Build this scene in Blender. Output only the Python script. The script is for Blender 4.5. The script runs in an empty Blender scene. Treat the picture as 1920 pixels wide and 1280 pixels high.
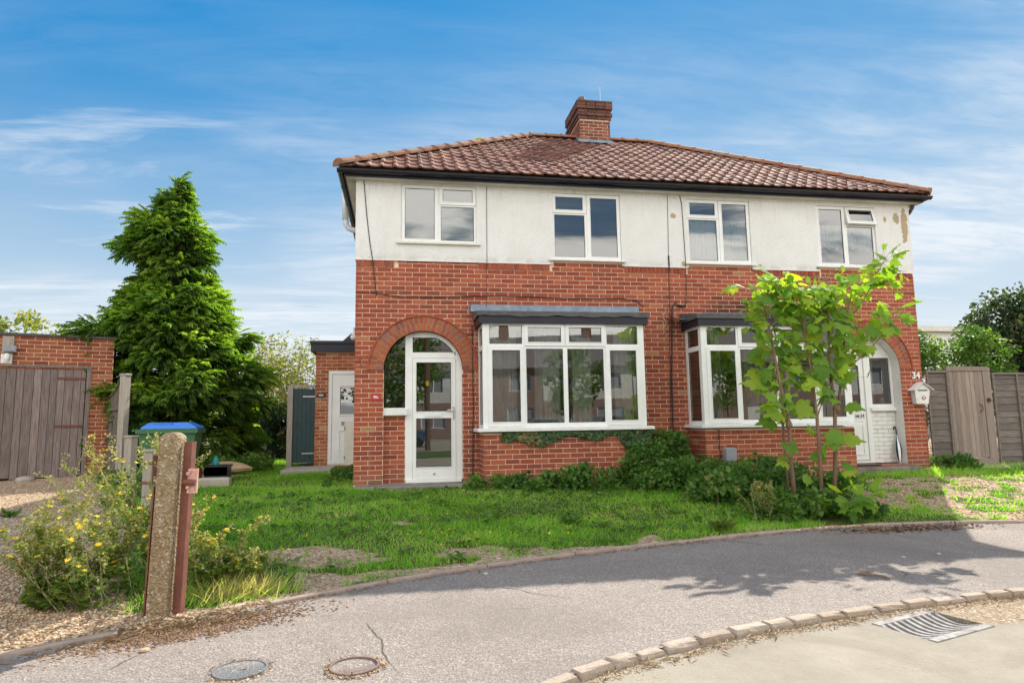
import bpy, math, random
import numpy as np
from mathutils import Vector, Matrix
random.seed(7); RNG = np.random.default_rng(11)
scene = bpy.context.scene
COL = scene.collection
rad = math.radians

# ------------------------------------------------------------------ camera
YAW, PITCH, ROLL = 0.168502644, 0.120784641, -0.0154339225
CAM = Vector((0.727625543, -10.5506461, 0.946916806))
fw = Vector((math.sin(YAW)*math.cos(PITCH), math.cos(YAW)*math.cos(PITCH), math.sin(PITCH)))
rt = Vector((math.cos(YAW), -math.sin(YAW), 0)); up = rt.cross(fw)
r2 = math.cos(ROLL)*rt + math.sin(ROLL)*up; u2 = -math.sin(ROLL)*rt + math.cos(ROLL)*up
cd = bpy.data.cameras.new('camera'); cam = bpy.data.objects.new('camera', cd); COL.objects.link(cam)
cd.sensor_width = 36; cd.lens = 1226.65211/1920*36; cd.clip_end = 3000; cd.clip_start = 0.05
cam.matrix_world = Matrix(((r2.x,u2.x,-fw.x,CAM.x),(r2.y,u2.y,-fw.y,CAM.y),(r2.z,u2.z,-fw.z,CAM.z),(0,0,0,1)))
scene.camera = cam

# ------------------------------------------------------------------ light
SX, SY = 0.78, 0.966                      # shadow drift per metre of height
SUN = Vector((SX, SY, 1.0)).normalized()
SUN_EL = math.asin(SUN.z); SUN_AZ = math.atan2(SUN.x, SUN.y)
ld = bpy.data.lights.new('sun', 'SUN'); lo = bpy.data.objects.new('sun', ld); COL.objects.link(lo)
ld.energy = 2.0; ld.angle = rad(0.55); ld.color = (1.0, 0.93, 0.82)
lo.rotation_euler = (-SUN).to_track_quat('-Z', 'Y').to_euler(); lo.location = (20, 25, 30)
scene.view_settings.view_transform = 'Standard'; scene.view_settings.look = 'None'
scene.view_settings.gamma = 1.0; scene.view_settings.exposure = 2.08
scene.view_settings.use_curve_mapping = False
w = bpy.data.worlds.new("World"); scene.world = w; w.use_nodes = True

SKYK, SKYS, SKYV = .45, 2.2, .72
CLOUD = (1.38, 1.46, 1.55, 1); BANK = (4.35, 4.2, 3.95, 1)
def sky():
    nt = w.node_tree; N = nt.nodes; L = nt.links; bg = N['Background']
    bg.inputs[1].default_value = 0.15
    sk = N.new('ShaderNodeTexSky'); sk.sky_type = 'NISHITA'; sk.sun_disc = False
    sk.sun_elevation = SUN_EL; sk.sun_rotation = SUN_AZ
    sk.air_density = 1.0; sk.dust_density = 0.0; sk.ozone_density = 3.0; sk.altitude = 0
    tc = N.new('ShaderNodeTexCoord')
    sep = N.new('ShaderNodeSeparateXYZ'); L.new(tc.outputs['Generated'], sep.inputs[0])
    def m(op, a, b=None, c=None):
        n = N.new('ShaderNodeMath'); n.operation = op
        for i, x in enumerate((a, b, c)):
            if x is None: continue
            if isinstance(x, (int, float)): n.inputs[i].default_value = x
            else: L.new(x, n.inputs[i])
        return n.outputs[0]
    zc = m('ADD', m('MAXIMUM', sep.outputs[2], 0.0), 0.10)
    px = m('DIVIDE', sep.outputs[0], zc); py = m('DIVIDE', sep.outputs[1], zc)
    cmb = N.new('ShaderNodeCombineXYZ'); L.new(px, cmb.inputs[0]); L.new(py, cmb.inputs[1])
    def noise(scale, sx, sy, rot, loc, det, rough=.55, dist=0.0):
        mp = N.new('ShaderNodeMapping'); L.new(cmb.outputs[0], mp.inputs[0])
        mp.inputs['Scale'].default_value = (sx, sy, 1); mp.inputs['Rotation'].default_value = (0, 0, rad(rot)); mp.inputs['Location'].default_value = loc
        n = N.new('ShaderNodeTexNoise'); L.new(mp.outputs[0], n.inputs['Vector']); n.inputs['Scale'].default_value = scale
        n.inputs['Detail'].default_value = det; n.inputs['Roughness'].default_value = rough; n.inputs['Distortion'].default_value = dist
        return n.outputs['Fac']
    def ramp(x, a, b):
        r = N.new('ShaderNodeMapRange'); r.interpolation_type = 'SMOOTHSTEP'; L.new(x, r.inputs[0])
        r.inputs[1].default_value = a; r.inputs[2].default_value = b; return r.outputs[0]
    big = noise(.42, 1, 1, 0, (3.7, 1.2, 0), 3)
    fine = noise(1.5, .55, 2.2, 24, (0.3, 4.1, 0), 8, .62, .6)
    rip = noise(3.2, .6, 2.6, -18, (7.0, 2.0, 0), 5, .6, .4)
    streak = m('MULTIPLY', ramp(big, .33, .56), ramp(fine, .24, .70))
    wisps = m('MULTIPLY', ramp(fine, .50, .74), .75)
    ripple = m('MULTIPLY', ramp(big, .47, .66), ramp(rip, .42, .72))
    mot = noise(7.5, .55, 1.7, 12, (2, 5, 0), 4, .62, .5); hair = noise(4.2, .22, 3.0, 31, (1, 8, 0), 6, .68, .7)
    wisps = m('MAXIMUM', wisps, m('MULTIPLY', m('MULTIPLY', ramp(hair, .52, .74), ramp(big, .30, .55)), .25))
    ripple = m('MULTIPLY', ripple, m('ADD', m('MULTIPLY', ramp(mot, .36, .62), .75), .25))
    streak = m('MULTIPLY', streak, m('ADD', m('MULTIPLY', ramp(mot, .30, .62), .5), .5))
    cl = m('MAXIMUM', m('MAXIMUM', streak, wisps), m('MULTIPLY', ripple, .9))
    cl = m('MULTIPLY', cl, ramp(sep.outputs[2], .62, .26))    # the sheet thins overhead
    low = ramp(sep.outputs[2], .46, .03)                      # cloud sheet thickens to the horizon
    back = ramp(sep.outputs[1], .25, -.55)                    # cloud bank the windows mirror, made extra bright to lift the shaded front
    cl = m('ADD', m('MULTIPLY', cl, .80), m('MULTIPLY', low, .46)); cl = m('MINIMUM', cl, .93)
    def vm(op, a, b):
        n = N.new('ShaderNodeVectorMath'); n.operation = op
        for i, x in enumerate((a, b)):
            if isinstance(x, tuple): n.inputs[i].default_value = x
            else: L.new(x, n.inputs[i])
        return n.outputs[0]
    K = SKYK
    cmp_ = vm('DIVIDE', sk.outputs[0], vm('ADD', vm('MULTIPLY', sk.outputs[0], (K, K, K)), (1, 1, 1)))
    hs = N.new('ShaderNodeHueSaturation'); hs.inputs['Saturation'].default_value = SKYS; hs.inputs['Value'].default_value = SKYV; hs.inputs['Hue'].default_value = .512
    L.new(cmp_, hs.inputs['Color'])
    mx = N.new('ShaderNodeMix'); mx.data_type = 'RGBA'; L.new(cl, mx.inputs['Factor'])
    L.new(hs.outputs[0], mx.inputs['A']); mx.inputs['B'].default_value = CLOUD
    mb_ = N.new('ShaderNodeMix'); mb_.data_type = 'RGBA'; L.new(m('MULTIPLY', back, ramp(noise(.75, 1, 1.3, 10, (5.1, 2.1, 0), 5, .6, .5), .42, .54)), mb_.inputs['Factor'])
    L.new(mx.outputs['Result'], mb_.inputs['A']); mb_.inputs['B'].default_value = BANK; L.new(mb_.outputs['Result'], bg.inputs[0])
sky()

# ------------------------------------------------------------------ material helpers
class NT:
    def __init__(s, name):
        s.m = bpy.data.materials.new(name); s.m.use_nodes = True; s.t = s.m.node_tree; s.N = s.t.nodes; s.L = s.t.links
        s.b = s.N['Principled BSDF']; s.out = s.N['Material Output']
        s.pos = s.N.new('ShaderNodeNewGeometry').outputs['Position']
    def link(s, a, b): s.L.new(a, b)
    def setv(s, sock, v):
        if isinstance(v, bpy.types.NodeSocket): s.L.new(v, sock)
        else: sock.default_value = (*v, 1) if isinstance(v, tuple) and len(v) == 3 and sock.type == 'RGBA' else v
    def noise(s, scale, det=4, rough=.55, vec=None, stretch=None, dist=0):
        v = vec or s.pos
        if stretch:
            mp = s.N.new('ShaderNodeMapping'); mp.inputs['Scale'].default_value = stretch; s.L.new(v, mp.inputs[0]); v = mp.outputs[0]
        n = s.N.new('ShaderNodeTexNoise'); s.L.new(v, n.inputs['Vector']); n.inputs['Scale'].default_value = scale
        n.inputs['Detail'].default_value = det; n.inputs['Roughness'].default_value = rough; n.inputs['Distortion'].default_value = dist
        return n.outputs['Fac']
    def vor(s, scale, out='Color', feature='F1', vec=None):
        n = s.N.new('ShaderNodeTexVoronoi'); n.feature = feature; s.L.new(vec or s.pos, n.inputs['Vector']); n.inputs['Scale'].default_value = scale
        return n.outputs[out]
    def ramp(s, fac, stops, interp='LINEAR'):
        r = s.N.new('ShaderNodeValToRGB'); s.L.new(fac, r.inputs[0]); r.color_ramp.interpolation = interp
        e = r.color_ramp.elements
        while len(e) < len(stops): e.new(.5)
        for i, (p, c) in enumerate(stops): e[i].position = p; e[i].color = (*c, 1)
        return r.outputs[0]
    def rng(s, x, a, b, c=0, d=1):
        r = s.N.new('ShaderNodeMapRange'); r.interpolation_type = 'SMOOTHSTEP'; s.L.new(x, r.inputs[0])
        for i, v in enumerate((a, b, c, d)): r.inputs[i+1].default_value = v
        return r.outputs[0]
    def math(s, op, a, b=0.0):
        n = s.N.new('ShaderNodeMath'); n.operation = op; s.setv(n.inputs[0], a); s.setv(n.inputs[1], b); return n.outputs[0]
    def mix(s, fac, a, b, blend='MIX'):
        n = s.N.new('ShaderNodeMix'); n.data_type = 'RGBA'; n.blend_type = blend
        s.setv(n.inputs['Factor'], fac); s.setv(n.inputs['A'], a); s.setv(n.inputs['B'], b); return n.outputs['Result']
    def attr(s, name, out='Fac'):
        n = s.N.new('ShaderNodeAttribute'); n.attribute_name = name; return n.outputs[out]
    def xyz(s, vec=None):
        n = s.N.new('ShaderNodeSeparateXYZ'); s.L.new(vec or s.pos, n.inputs[0]); return n.outputs
    def bump(s, h, dist, strength=1.0):
        n = s.N.new('ShaderNodeBump'); n.inputs['Distance'].default_value = dist; n.inputs['Strength'].default_value = strength
        s.L.new(h, n.inputs['Height']); s.L.new(n.outputs[0], s.b.inputs['Normal'])
    def done(s, col=None, rough=.8, spec=None, metal=None):
        if col is not None: s.setv(s.b.inputs['Base Color'], col)
        s.setv(s.b.inputs['Roughness'], rough)
        if spec is not None: s.b.inputs['Specular IOR Level'].default_value = spec
        if metal is not None: s.b.inputs['Metallic'].default_value = metal
        return s.m

def simple(name, a, b=None, scale=6, rough=.7, bump=0, bscale=40, spec=.4, stretch=None, metal=None):
    t = NT(name); b = b or tuple(x*.8 for x in a)
    n = t.noise(scale, 5, .6, stretch=stretch)
    c = t.ramp(n, [(.3, a), (.7, b)])
    if bump: t.bump(t.noise(bscale, 4, .6, stretch=stretch), bump)
    return t.done(c, rough, spec, metal)

M = {}
def make_materials():
    # brick: per brick tone in attribute rnd
    def brick(name, stops, soot=False):
        t = NT(name); r = t.attr('rnd')
        c = t.ramp(r, stops)
        g = t.noise(60, 4, .7); c = t.mix(t.rng(g, .3, .8, 0, .3), c, (.12, .05, .035)); g2 = t.noise(24, 5, .75); c = t.mix(t.rng(g2, .5, .75, 0, .35), c, (.46, .17, .08))
        e = t.noise(7, 5, .7); c = t.mix(t.rng(e, .56, .8, 0, .45), c, (.42, .30, .22)); L_ = t.noise(.9, 5, .65); c = t.mix(t.rng(L_, .48, .75, 0, .38), c, (.14, .06, .045)); sk_ = t.noise(2.2, 4, .6, stretch=(3, 3, .35)); c = t.mix(t.rng(sk_, .55, .8, 0, .3), c, (.45, .24, .16))
        if soot:
            x = t.xyz(); a = t.math('MULTIPLY', t.rng(x[0], 5.75, 6.35), t.rng(x[0], 7.9, 7.3))
            a = t.math('MULTIPLY', a, t.math('MULTIPLY', t.rng(x[2], 3.2, 2.85), t.rng(x[2], 2.5, 2.6)))
            a = t.math('MULTIPLY', a, t.rng(t.noise(5, 5, .7), .2, .55)); c = t.mix(t.math('MULTIPLY', a, .8), c, (.035, .022, .018))
            d = t.math('MULTIPLY', t.rng(x[2], .28, .0), t.rng(t.noise(4, 4), .3, .65)); c = t.mix(t.math('MULTIPLY', d, .6), c, (.16, .13, .09))
        t.bump(t.noise(90, 5, .7), .004)
        return t.done(c, .9, .2)
    red = [(0, (.225, .058, .039)), (.22, (.30, .071, .042)), (.55, (.36, .088, .049)), (.8, (.405, .115, .062)), (.93, (.42, .19, .09)), (1, (.36, .22, .11))]
    M['brick'] = brick('red_brick', red, True)
    M['brick_arch'] = brick('arch_brick_clay', [(0, (.22, .085, .065)), (.35, (.36, .09, .048)), (.8, (.43, .125, .058)), (1, (.20, .12, .11))])
    M['brick_annexe'] = brick('orange_brick', [(0, (.26, .075, .04)), (.4, (.38, .12, .055)), (.75, (.44, .19, .09)), (.93, (.5, .30, .17)), (1, (.56, .42, .28))])
    M['brick_garage'] = brick('garage_brick', [(0, (.20, .055, .032)), (.5, (.30, .085, .04)), (.9, (.36, .13, .06)), (1, (.36, .18, .1))])
    M['brick_corbel'] = brick('sooty_chimney_brick', [(0, (.07, .045, .042)), (.5, (.13, .062, .05)), (.9, (.19, .09, .065)), (1, (.2, .15, .1))])
    M['brick_chimney'] = brick('chimney_brick', [(0, (.12, .055, .045)), (.5, (.22, .075, .05)), (.9, (.30, .12, .075)), (1, (.34, .2, .12))])
    t = NT('mortar'); c = t.ramp(t.noise(30, 5, .7), [(.25, (.66, .46, .32)), (.75, (.86, .64, .47))]); t.bump(t.noise(120, 3), .003); M['mortar'] = t.done(c, .95, .1)
    t = NT('white_render'); x = t.xyz()
    n1 = t.noise(1.6, 6, .65); c = t.ramp(n1, [(.25, (.81, .81, .80)), (.6, (.74, .735, .715)), (.85, (.63, .61, .57))])
    sp = t.noise(26, 5, .75); c = t.mix(t.rng(sp, .60, .72, 0, .5), c, (.40, .36, .31)); dk = t.noise(2.6, 5, .7, stretch=(2.5, 1, .6)); c = t.mix(t.rng(dk, .55, .8, 0, .28), c, (.45, .43, .38))
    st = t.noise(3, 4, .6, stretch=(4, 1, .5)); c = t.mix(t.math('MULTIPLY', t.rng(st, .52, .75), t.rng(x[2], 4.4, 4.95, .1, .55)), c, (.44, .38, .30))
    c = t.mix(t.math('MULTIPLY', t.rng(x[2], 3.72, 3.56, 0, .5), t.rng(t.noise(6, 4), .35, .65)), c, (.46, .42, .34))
    # patches where the paint has fallen off, right end of the house
    def patch(cx, cz, rx, rz):
        a = t.math('DIVIDE', t.math('SUBTRACT', x[0], cx), rx); b = t.math('DIVIDE', t.math('SUBTRACT', x[2], cz), rz)
        d = t.math('ADD', t.math('MULTIPLY', a, a), t.math('MULTIPLY', b, b))
        return t.rng(t.math('ADD', d, t.math('MULTIPLY', t.noise(14, 6, .75), 3.4)), 2.62, 2.5)
    pm = patch(10.02, 4.45, .07, .34)
    for p in ((9.86, 4.6, .07, .11), (9.62, 4.57, .035, .06), (5.43, 4.49, .05, .05), (5.6, 3.62, .05, .05), (7.03, 3.62, .04, .04), (8.17, 3.62, .04, .04), (10.05, 4.62, .05, .1)):
        pm = t.math('MAXIMUM', pm, patch(*p))
    c = t.mix(pm, c, (.46, .36, .23))
    h = t.math('ADD', t.noise(55, 5, .75), t.math('MULTIPLY', pm, -.5)); t.bump(h, .02, .8)
    M['far_brick'] = simple('far_brick_wall', (.32, .22, .18), (.25, .17, .14), 3, .9)
    M['far_tile'] = simple('far_roof_tile', (.24, .21, .195), (.17, .15, .14), 3, .9)
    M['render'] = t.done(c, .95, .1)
    t = NT('white_upvc'); c = t.ramp(t.noise(3, 5), [(.3, (.79, .80, .79)), (.75, (.70, .71, .69))]); c = t.mix(t.rng(t.noise(22, 5, .75, stretch=(1, 1, .4)), .55, .78, 0, .32), c, (.42, .40, .34)); M['upvc'] = t.done(c, .35, .4)
    M['arch_joint'] = simple('arch_joint_mortar', (.30, .22, .15), (.44, .33, .23), 20, .95, .003, 80)
    M['white_paint'] = simple('white_paint', (.78, .77, .75), (.66, .65, .63), 8, .6, .004, 60)
    M['cream_paint'] = simple('cream_paint', (.72, .70, .62), (.6, .57, .48), 5, .55)
    M['soffit'] = simple('soffit_paint', (.66, .64, .57), (.5, .47, .4), 4, .6)
    M['black_plastic'] = simple('black_plastic', (.012, .013, .02), (.022, .022, .03), 8, .35)
    M['black_timber'] = simple('black_fascia_paint', (.010, .011, .022), (.018, .019, .032), 5, .45)
    M['grey_plastic'] = simple('grey_plastic', (.30, .31, .33), (.24, .25, .27), 8, .45)
    M['gasket'] = simple('gasket_rubber', (.02, .02, .022), None, 8, .6)
    M['felt'] = simple('roofing_felt', (.06, .058, .06), (.11, .105, .10), 7, .85, .004, 60)
    M['lead'] = simple('lead_sheet', (.13, .17, .22), (.23, .28, .33), 9, .5, .004, 18, metal=.3)
    def tile(name, stops):
        t = NT(name); c = t.ramp(t.attr('rnd'), stops)
        c = t.mix(t.rng(t.noise(14, 5, .7), .48, .76, 0, .6), c, (.33, .27, .22)); c = t.mix(t.rng(t.noise(1.1, 5, .7), .5, .72, 0, .4), c, (.10, .055, .045)); c = t.mix(t.rng(t.noise(5, 5, .7), .55, .8, 0, .6), c, (.10, .06, .045))
        t.bump(t.noise(80, 4, .7), .004); return t.done(c, .8, .22)
    M['tile'] = tile('clay_roof_tile', [(0, (.125, .055, .042)), (.5, (.185, .078, .055)), (.85, (.24, .105, .072)), (1, (.27, .15, .105))])
    M['ridge'] = tile('ridge_tile_clay', [(0, (.24, .105, .06)), (.6, (.31, .145, .08)), (1, (.26, .18, .12))])
    t = NT('window_glass'); gl = t.N.new('ShaderNodeBsdfGlossy'); gl.inputs['Roughness'].default_value = .005; gl.inputs['Color'].default_value = (1, 1, 1, 1)
    tr = t.N.new('ShaderNodeBsdfTransparent'); tr.inputs['Color'].default_value = (.80, .86, .84, 1)
    fr = t.N.new('ShaderNodeFresnel'); fr.inputs['IOR'].default_value = 2.5
    b = t.N.new('ShaderNodeBump'); b.inputs['Distance'].default_value = .02; b.inputs['Strength'].default_value = .05; t.link(t.noise(1.5, 1), b.inputs['Height']); t.link(b.outputs[0], gl.inputs['Normal'])
    ms = t.N.new('ShaderNodeMixShader'); t.link(fr.outputs[0], ms.inputs[0]); t.link(tr.outputs[0], ms.inputs[1]); t.link(gl.outputs[0], ms.inputs[2]); t.link(ms.outputs[0], t.out.inputs[0])
    M['glass'] = t.m
    M['room'] = simple('room_plaster', (.52, .50, .46), (.46, .44, .4), 3, .9)
    M['carpet'] = simple('carpet', (.2, .17, .14), None, 20, .95)
    M['blind'] = simple('blind_cloth', (.36, .42, .40), (.31, .37, .35), 2, .8)
    def cloth(name, col):
        t = NT(name); d = t.b; tl = t.N.new('ShaderNodeBsdfTranslucent'); tl.inputs['Color'].default_value = (*col, 1); ms = t.N.new('ShaderNodeMixShader'); ms.inputs[0].default_value = .1
        t.link(d.outputs[0], ms.inputs[1]); t.link(tl.outputs[0], ms.inputs[2]); t.link(ms.outputs[0], t.out.inputs[0]); return t.done(col, .9, .1)
    M['net'] = cloth('net_cloth', (.92, .93, .95)); M['drape'] = cloth('drape_cloth', (.74, .75, .72))
    # ground
    t = NT('garden_soil'); x = t.attr('gravel'); gr = t.ramp(t.vor(42, 'Color'), [(0, (.22, .15, .09)), (.35, (.40, .29, .19)), (.7, (.52, .41, .29)), (1, (.62, .54, .44))])
    v = t.N.new('ShaderNodeTexVoronoi'); t.link(t.pos, v.inputs[0]); v.inputs['Scale'].default_value = 42
    sepc = t.N.new('ShaderNodeSeparateColor'); t.link(v.outputs['Color'], sepc.inputs[0])
    gr = t.ramp(sepc.outputs[0], [(0, (.20, .135, .08)), (.4, (.36, .25, .155)), (.75, (.47, .35, .23)), (1, (.58, .49, .38))])
    soil = t.ramp(t.noise(9, 6, .7), [(.3, (.07, .085, .025)), (.6, (.10, .12, .035)), (.8, (.20, .17, .08))])
    c = t.mix(t.rng(t.math('ADD', x, t.math('MULTIPLY', t.math('SUBTRACT', t.noise(6, 5, .7), .5), .7)), .35, .65), soil, gr)
    t.bump(t.math('ADD', v.outputs['Distance'], t.noise(14, 4)), .02, .7); M['soil'] = t.done(c, .95, .1)
    t = NT('asphalt'); v = t.N.new('ShaderNodeTexVoronoi'); t.link(t.pos, v.inputs[0]); v.inputs['Scale'].default_value = 110
    sc = t.N.new('ShaderNodeSeparateColor'); t.link(v.outputs['Color'], sc.inputs[0])
    c = t.ramp(sc.outputs[0], [(0, (.18, .152, .135)), (.5, (.265, .226, .198)), (.85, (.325, .28, .245)), (.96, (.39, .34, .30)), (1, (.5, .44, .4))])
    c = t.mix(t.rng(t.noise(.7, 7, .7, dist=.6), .38, .7, 0, .6), c, (.185, .157, .137)); c = t.mix(t.rng(t.noise(3.2, 6, .72), .58, .8, 0, .55), c, (.32, .27, .22)); c = t.mix(t.rng(t.noise(9, 5, .75), .64, .74, 0, .55), c, (.13, .105, .09))
    wv = t.N.new('ShaderNodeMixRGB'); wv.inputs[0].default_value = .12; t.link(t.pos, wv.inputs[1]); nz = t.N.new('ShaderNodeTexNoise'); nz.inputs['Scale'].default_value = 3; t.link(t.pos, nz.inputs['Vector']); t.link(nz.outputs['Color'], wv.inputs[2])
    ed = t.vor(.75, 'Distance', 'DISTANCE_TO_EDGE', wv.outputs[0]); crk = t.math('MULTIPLY', t.rng(ed, .006, .0015), t.rng(t.noise(.9, 3), .5, .6)); c = t.mix(t.math('MULTIPLY', crk, .75), c, (.06, .05, .042))
    t.bump(t.math('ADD', t.math('SUBTRACT', t.math('MULTIPLY', v.outputs['Distance'], .7), crk), t.noise(60, 4)), .006, .8); M['asphalt'] = t.done(c, .93, .2)
    t = NT('road_concrete'); x = t.xyz(); c = t.ramp(t.noise(1.4, 7, .68), [(.25, (.23, .20, .155)), (.55, (.32, .285, .225)), (.8, (.39, .35, .285))])
    v = t.N.new('ShaderNodeTexVoronoi'); t.link(t.pos, v.inputs[0]); v.inputs['Scale'].default_value = 85; sc = t.N.new('ShaderNodeSeparateColor'); t.link(v.outputs['Color'], sc.inputs[0])
    ag = t.ramp(sc.outputs[0], [(0, (.17, .12, .075)), (.5, (.30, .22, .14)), (.85, (.40, .32, .22)), (1, (.55, .48, .4))])
    lin = t.math('ADD', t.math('ADD', x[1], t.math('MULTIPLY', x[0], .22)), t.math('MULTIPLY', t.noise(4, 5, .7), .35)); am = t.math('MULTIPLY', t.rng(x[0], 4.1, 4.3), t.rng(lin, -5.83, -5.70))
    am = t.math('MAXIMUM', am, t.math('MULTIPLY', t.rng(t.noise(2.1, 6, .72), .60, .70), .55)); c = t.mix(am, c, ag)
    c = t.mix(t.rng(t.noise(28, 5, .75), .58, .74, 0, .6), c, (.19, .155, .11)); c = t.mix(t.rng(t.noise(1.0, 6, .7, dist=.8), .5, .7, 0, .4), c, (.21, .18, .14))
    t.bump(t.math('ADD', t.noise(50, 6, .7), t.math('MULTIPLY', am, v.outputs['Distance'])), .006); M['road'] = t.done(c, .92, .2)
    t = NT('granite_sett_stone'); c = t.ramp(t.attr('rnd'), [(0, (.29, .215, .16)), (.5, (.36, .28, .21)), (1, (.44, .365, .29))]); c = t.mix(t.rng(t.noise(45, 5, .7), .4, .75, 0, .5), c, (.22, .14, .10))
    t.bump(t.noise(22, 5, .7), .012); M['sett'] = t.done(c, .8, .3)
    M['edging'] = simple('edging_concrete', (.40, .31, .25), (.28, .21, .17), 9, .9, .006, 40)
    M['step'] = simple('step_concrete', (.26, .24, .20), (.13, .12, .10), 5, .95, .012, 22)
    M['slab'] = simple('slab_concrete', (.40, .36, .31), (.3, .26, .22), 5, .95, .006, 30)
    M['red_tile'] = simple('red_step_tile', (.30, .12, .08), (.22, .10, .07), 8, .7)
    t = NT('post_concrete'); v = t.N.new('ShaderNodeTexVoronoi'); t.link(t.pos, v.inputs[0]); v.inputs['Scale'].default_value = 75; sc = t.N.new('ShaderNodeSeparateColor'); t.link(v.outputs['Color'], sc.inputs[0])
    c = t.ramp(sc.outputs[0], [(0, (.21, .15, .085)), (.6, (.30, .22, .13)), (.92, (.37, .29, .19)), (1, (.55, .48, .38))]); z = t.xyz()[2]
    c = t.mix(t.math('MULTIPLY', t.rng(t.noise(9, 5, .7), .48, .66), t.rng(z, .2, 1.0, .1, .75)), c, (.44, .38, .26)); t.bump(t.math('ADD', v.outputs['Distance'], t.noise(50, 4)), .01); M['post'] = t.done(c, .95, .15)
    M['rust'] = simple('rusty_steel', (.13, .045, .035), (.20, .075, .045), 14, .75, .004, 60)
    M['flaked'] = simple('flaked_rust', (.5, .16, .09), (.62, .5, .46), 55, .8)
    M['iron'] = simple('cast_iron_grey', (.13, .145, .155), (.2, .21, .21), 12, .7, .003, 60, metal=.2)
    M['iron_brown'] = simple('cast_iron_brown', (.17, .115, .10), (.25, .18, .15), 12, .75, .003, 60, metal=.2)
    M['grate'] = simple('galvanised_grate', (.42, .41, .40), (.20, .17, .15), 14, .85, .003, 40, spec=.15)
    M['dark'] = simple('dark_void', (.012, .011, .01), None, 8, .95)
    def wood(name, stops, st=(9, 9, .7), rough=.88):
        t = NT(name); n = t.noise(5, 6, .7, stretch=st, dist=.4); c = t.ramp(n, stops); c = t.mix(.45, c, t.ramp(t.attr('rnd'), [(0, (.45, .42, .42)), (1, (1.25, 1.2, 1.15))]), 'MULTIPLY')
        t.bump(t.noise(14, 5, .7, stretch=st), .006); return t.done(c, rough, .2)
    M['wood_garage'] = wood('weathered_garage_timber', [(.2, (.10, .082, .075)), (.5, (.215, .175, .162)), (.8, (.36, .30, .28))])
    M['wood_fence'] = wood('weathered_fence_timber', [(.2, (.085, .075, .068)), (.5, (.17, .15, .135)), (.8, (.27, .24, .21))], (.8, .8, 9))
    M['wood_gate'] = wood('pale_gate_timber', [(.2, (.19, .148, .125)), (.5, (.29, .238, .205)), (.8, (.40, .34, .30))])
    M['wood_post'] = wood('grey_post_timber', [(.2, (.24, .215, .18)), (.5, (.36, .33, .28)), (.8, (.47, .43, .38))])
    M['teal_paint'] = simple('dark_teal_paint', (.012, .035, .042), (.02, .05, .055), 6, .5)
    M['bin_green'] = simple('bin_green_plastic', (.035, .12, .05), (.045, .14, .06), 5, .45)
    M['bin_blue'] = simple('bin_blue_plastic', (.03, .16, .58), (.04, .2, .66), 5, .4)
    M['red_enamel'] = simple('red_enamel', (.5, .03, .035), None, 8, .4)
    M['oval_black'] = simple('black_enamel', (.02, .02, .022), None, 8, .3)
    M['white_letter'] = simple('white_letter_paint', (.82, .82, .8), None, 8, .5)
    M['steel'] = simple('brushed_steel', (.5, .5, .5), None, 30, .3, metal=.9)
    M['cable'] = simple('cable_rubber', (.03, .022, .022), None, 8, .6)
    M['pipe_white'] = simple('white_pipe', (.66, .68, .7), (.5, .52, .55), 4, .5)
    M['brown_plastic'] = simple('brown_plastic', (.11, .06, .05), None, 8, .5)
    M['pot'] = simple('chimney_pot_clay', (.10, .085, .085), (.2, .12, .1), 8, .8)
    M['flaunch'] = simple('flaunching_mortar', (.3, .28, .2), (.2, .2, .12), 10, .95)
    M['car_blue'] = simple('blue_car_paint', (.05, .09, .18), None, 2, .25); M['car_silver'] = simple('silver_car_paint', (.4, .41, .43), None, 2, .25, metal=.4); M['car_black'] = simple('dark_car_paint', (.03, .03, .035), None, 2, .2)
    M['tyre'] = simple('tyre_rubber', (.02, .02, .02), None, 8, .9)
    M['trunk'] = simple('bark', (.16, .11, .08), (.09, .06, .045), 18, .95, .01, 40, stretch=(1, 1, .3))
    M['stem_brown'] = simple('sapling_bark', (.24, .15, .10), (.17, .10, .065), 22, .85, .003, 60, stretch=(1, 1, .3))
    M['stem_green'] = simple('weed_stem', (.34, .33, .17), (.26, .24, .12), 12, .8)
    M['straw'] = simple('dry_straw', (.46, .34, .19), (.30, .2, .11), 12, .9)
    M['litter'] = simple('dead_leaf', (.25, .155, .09), (.15, .09, .055), 12, .9)
    M['flower'] = simple('yellow_petal', (.80, .52, .02), (.85, .62, .04), 30, .7)
    def leaf(name, stops, trans=.35, tcol=None, rough=.55, spec=.35):
        t = NT(name); c = t.ramp(t.attr('rnd'), stops)
        tl = t.N.new('ShaderNodeBsdfTranslucent'); tc_ = t.mix(1.0, c, tcol or (1.7, 1.9, .8), 'MULTIPLY'); t.link(tc_, tl.inputs['Color'])
        ms = t.N.new('ShaderNodeMixShader'); ms.inputs[0].default_value = trans
        t.link(t.b.outputs[0], ms.inputs[1]); t.link(tl.outputs[0], ms.inputs[2]); t.link(ms.outputs[0], t.out.inputs[0])
        return t.done(c, rough, spec)
    M['grass'] = leaf('grass_blade', [(0, (.10, .23, .02)), (.45, (.20, .42, .035)), (.75, (.33, .52, .065)), (.9, (.42, .46, .14)), (1, (.50, .42, .22))], .5)
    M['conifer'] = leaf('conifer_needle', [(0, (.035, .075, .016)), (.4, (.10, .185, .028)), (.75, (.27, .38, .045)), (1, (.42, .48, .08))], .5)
    M['sycamore'] = leaf('sycamore_leaf', [(0, (.10, .21, .04)), (.5, (.19, .33, .05)), (1, (.32, .42, .055))], .5, (2.4, 2.2, .6), .62, .18)
    M['bramble'] = leaf('bramble_leaf', [(0, (.04, .095, .022)), (.5, (.085, .18, .034)), (.85, (.15, .26, .048)), (1, (.22, .2, .06))], .4)
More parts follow.
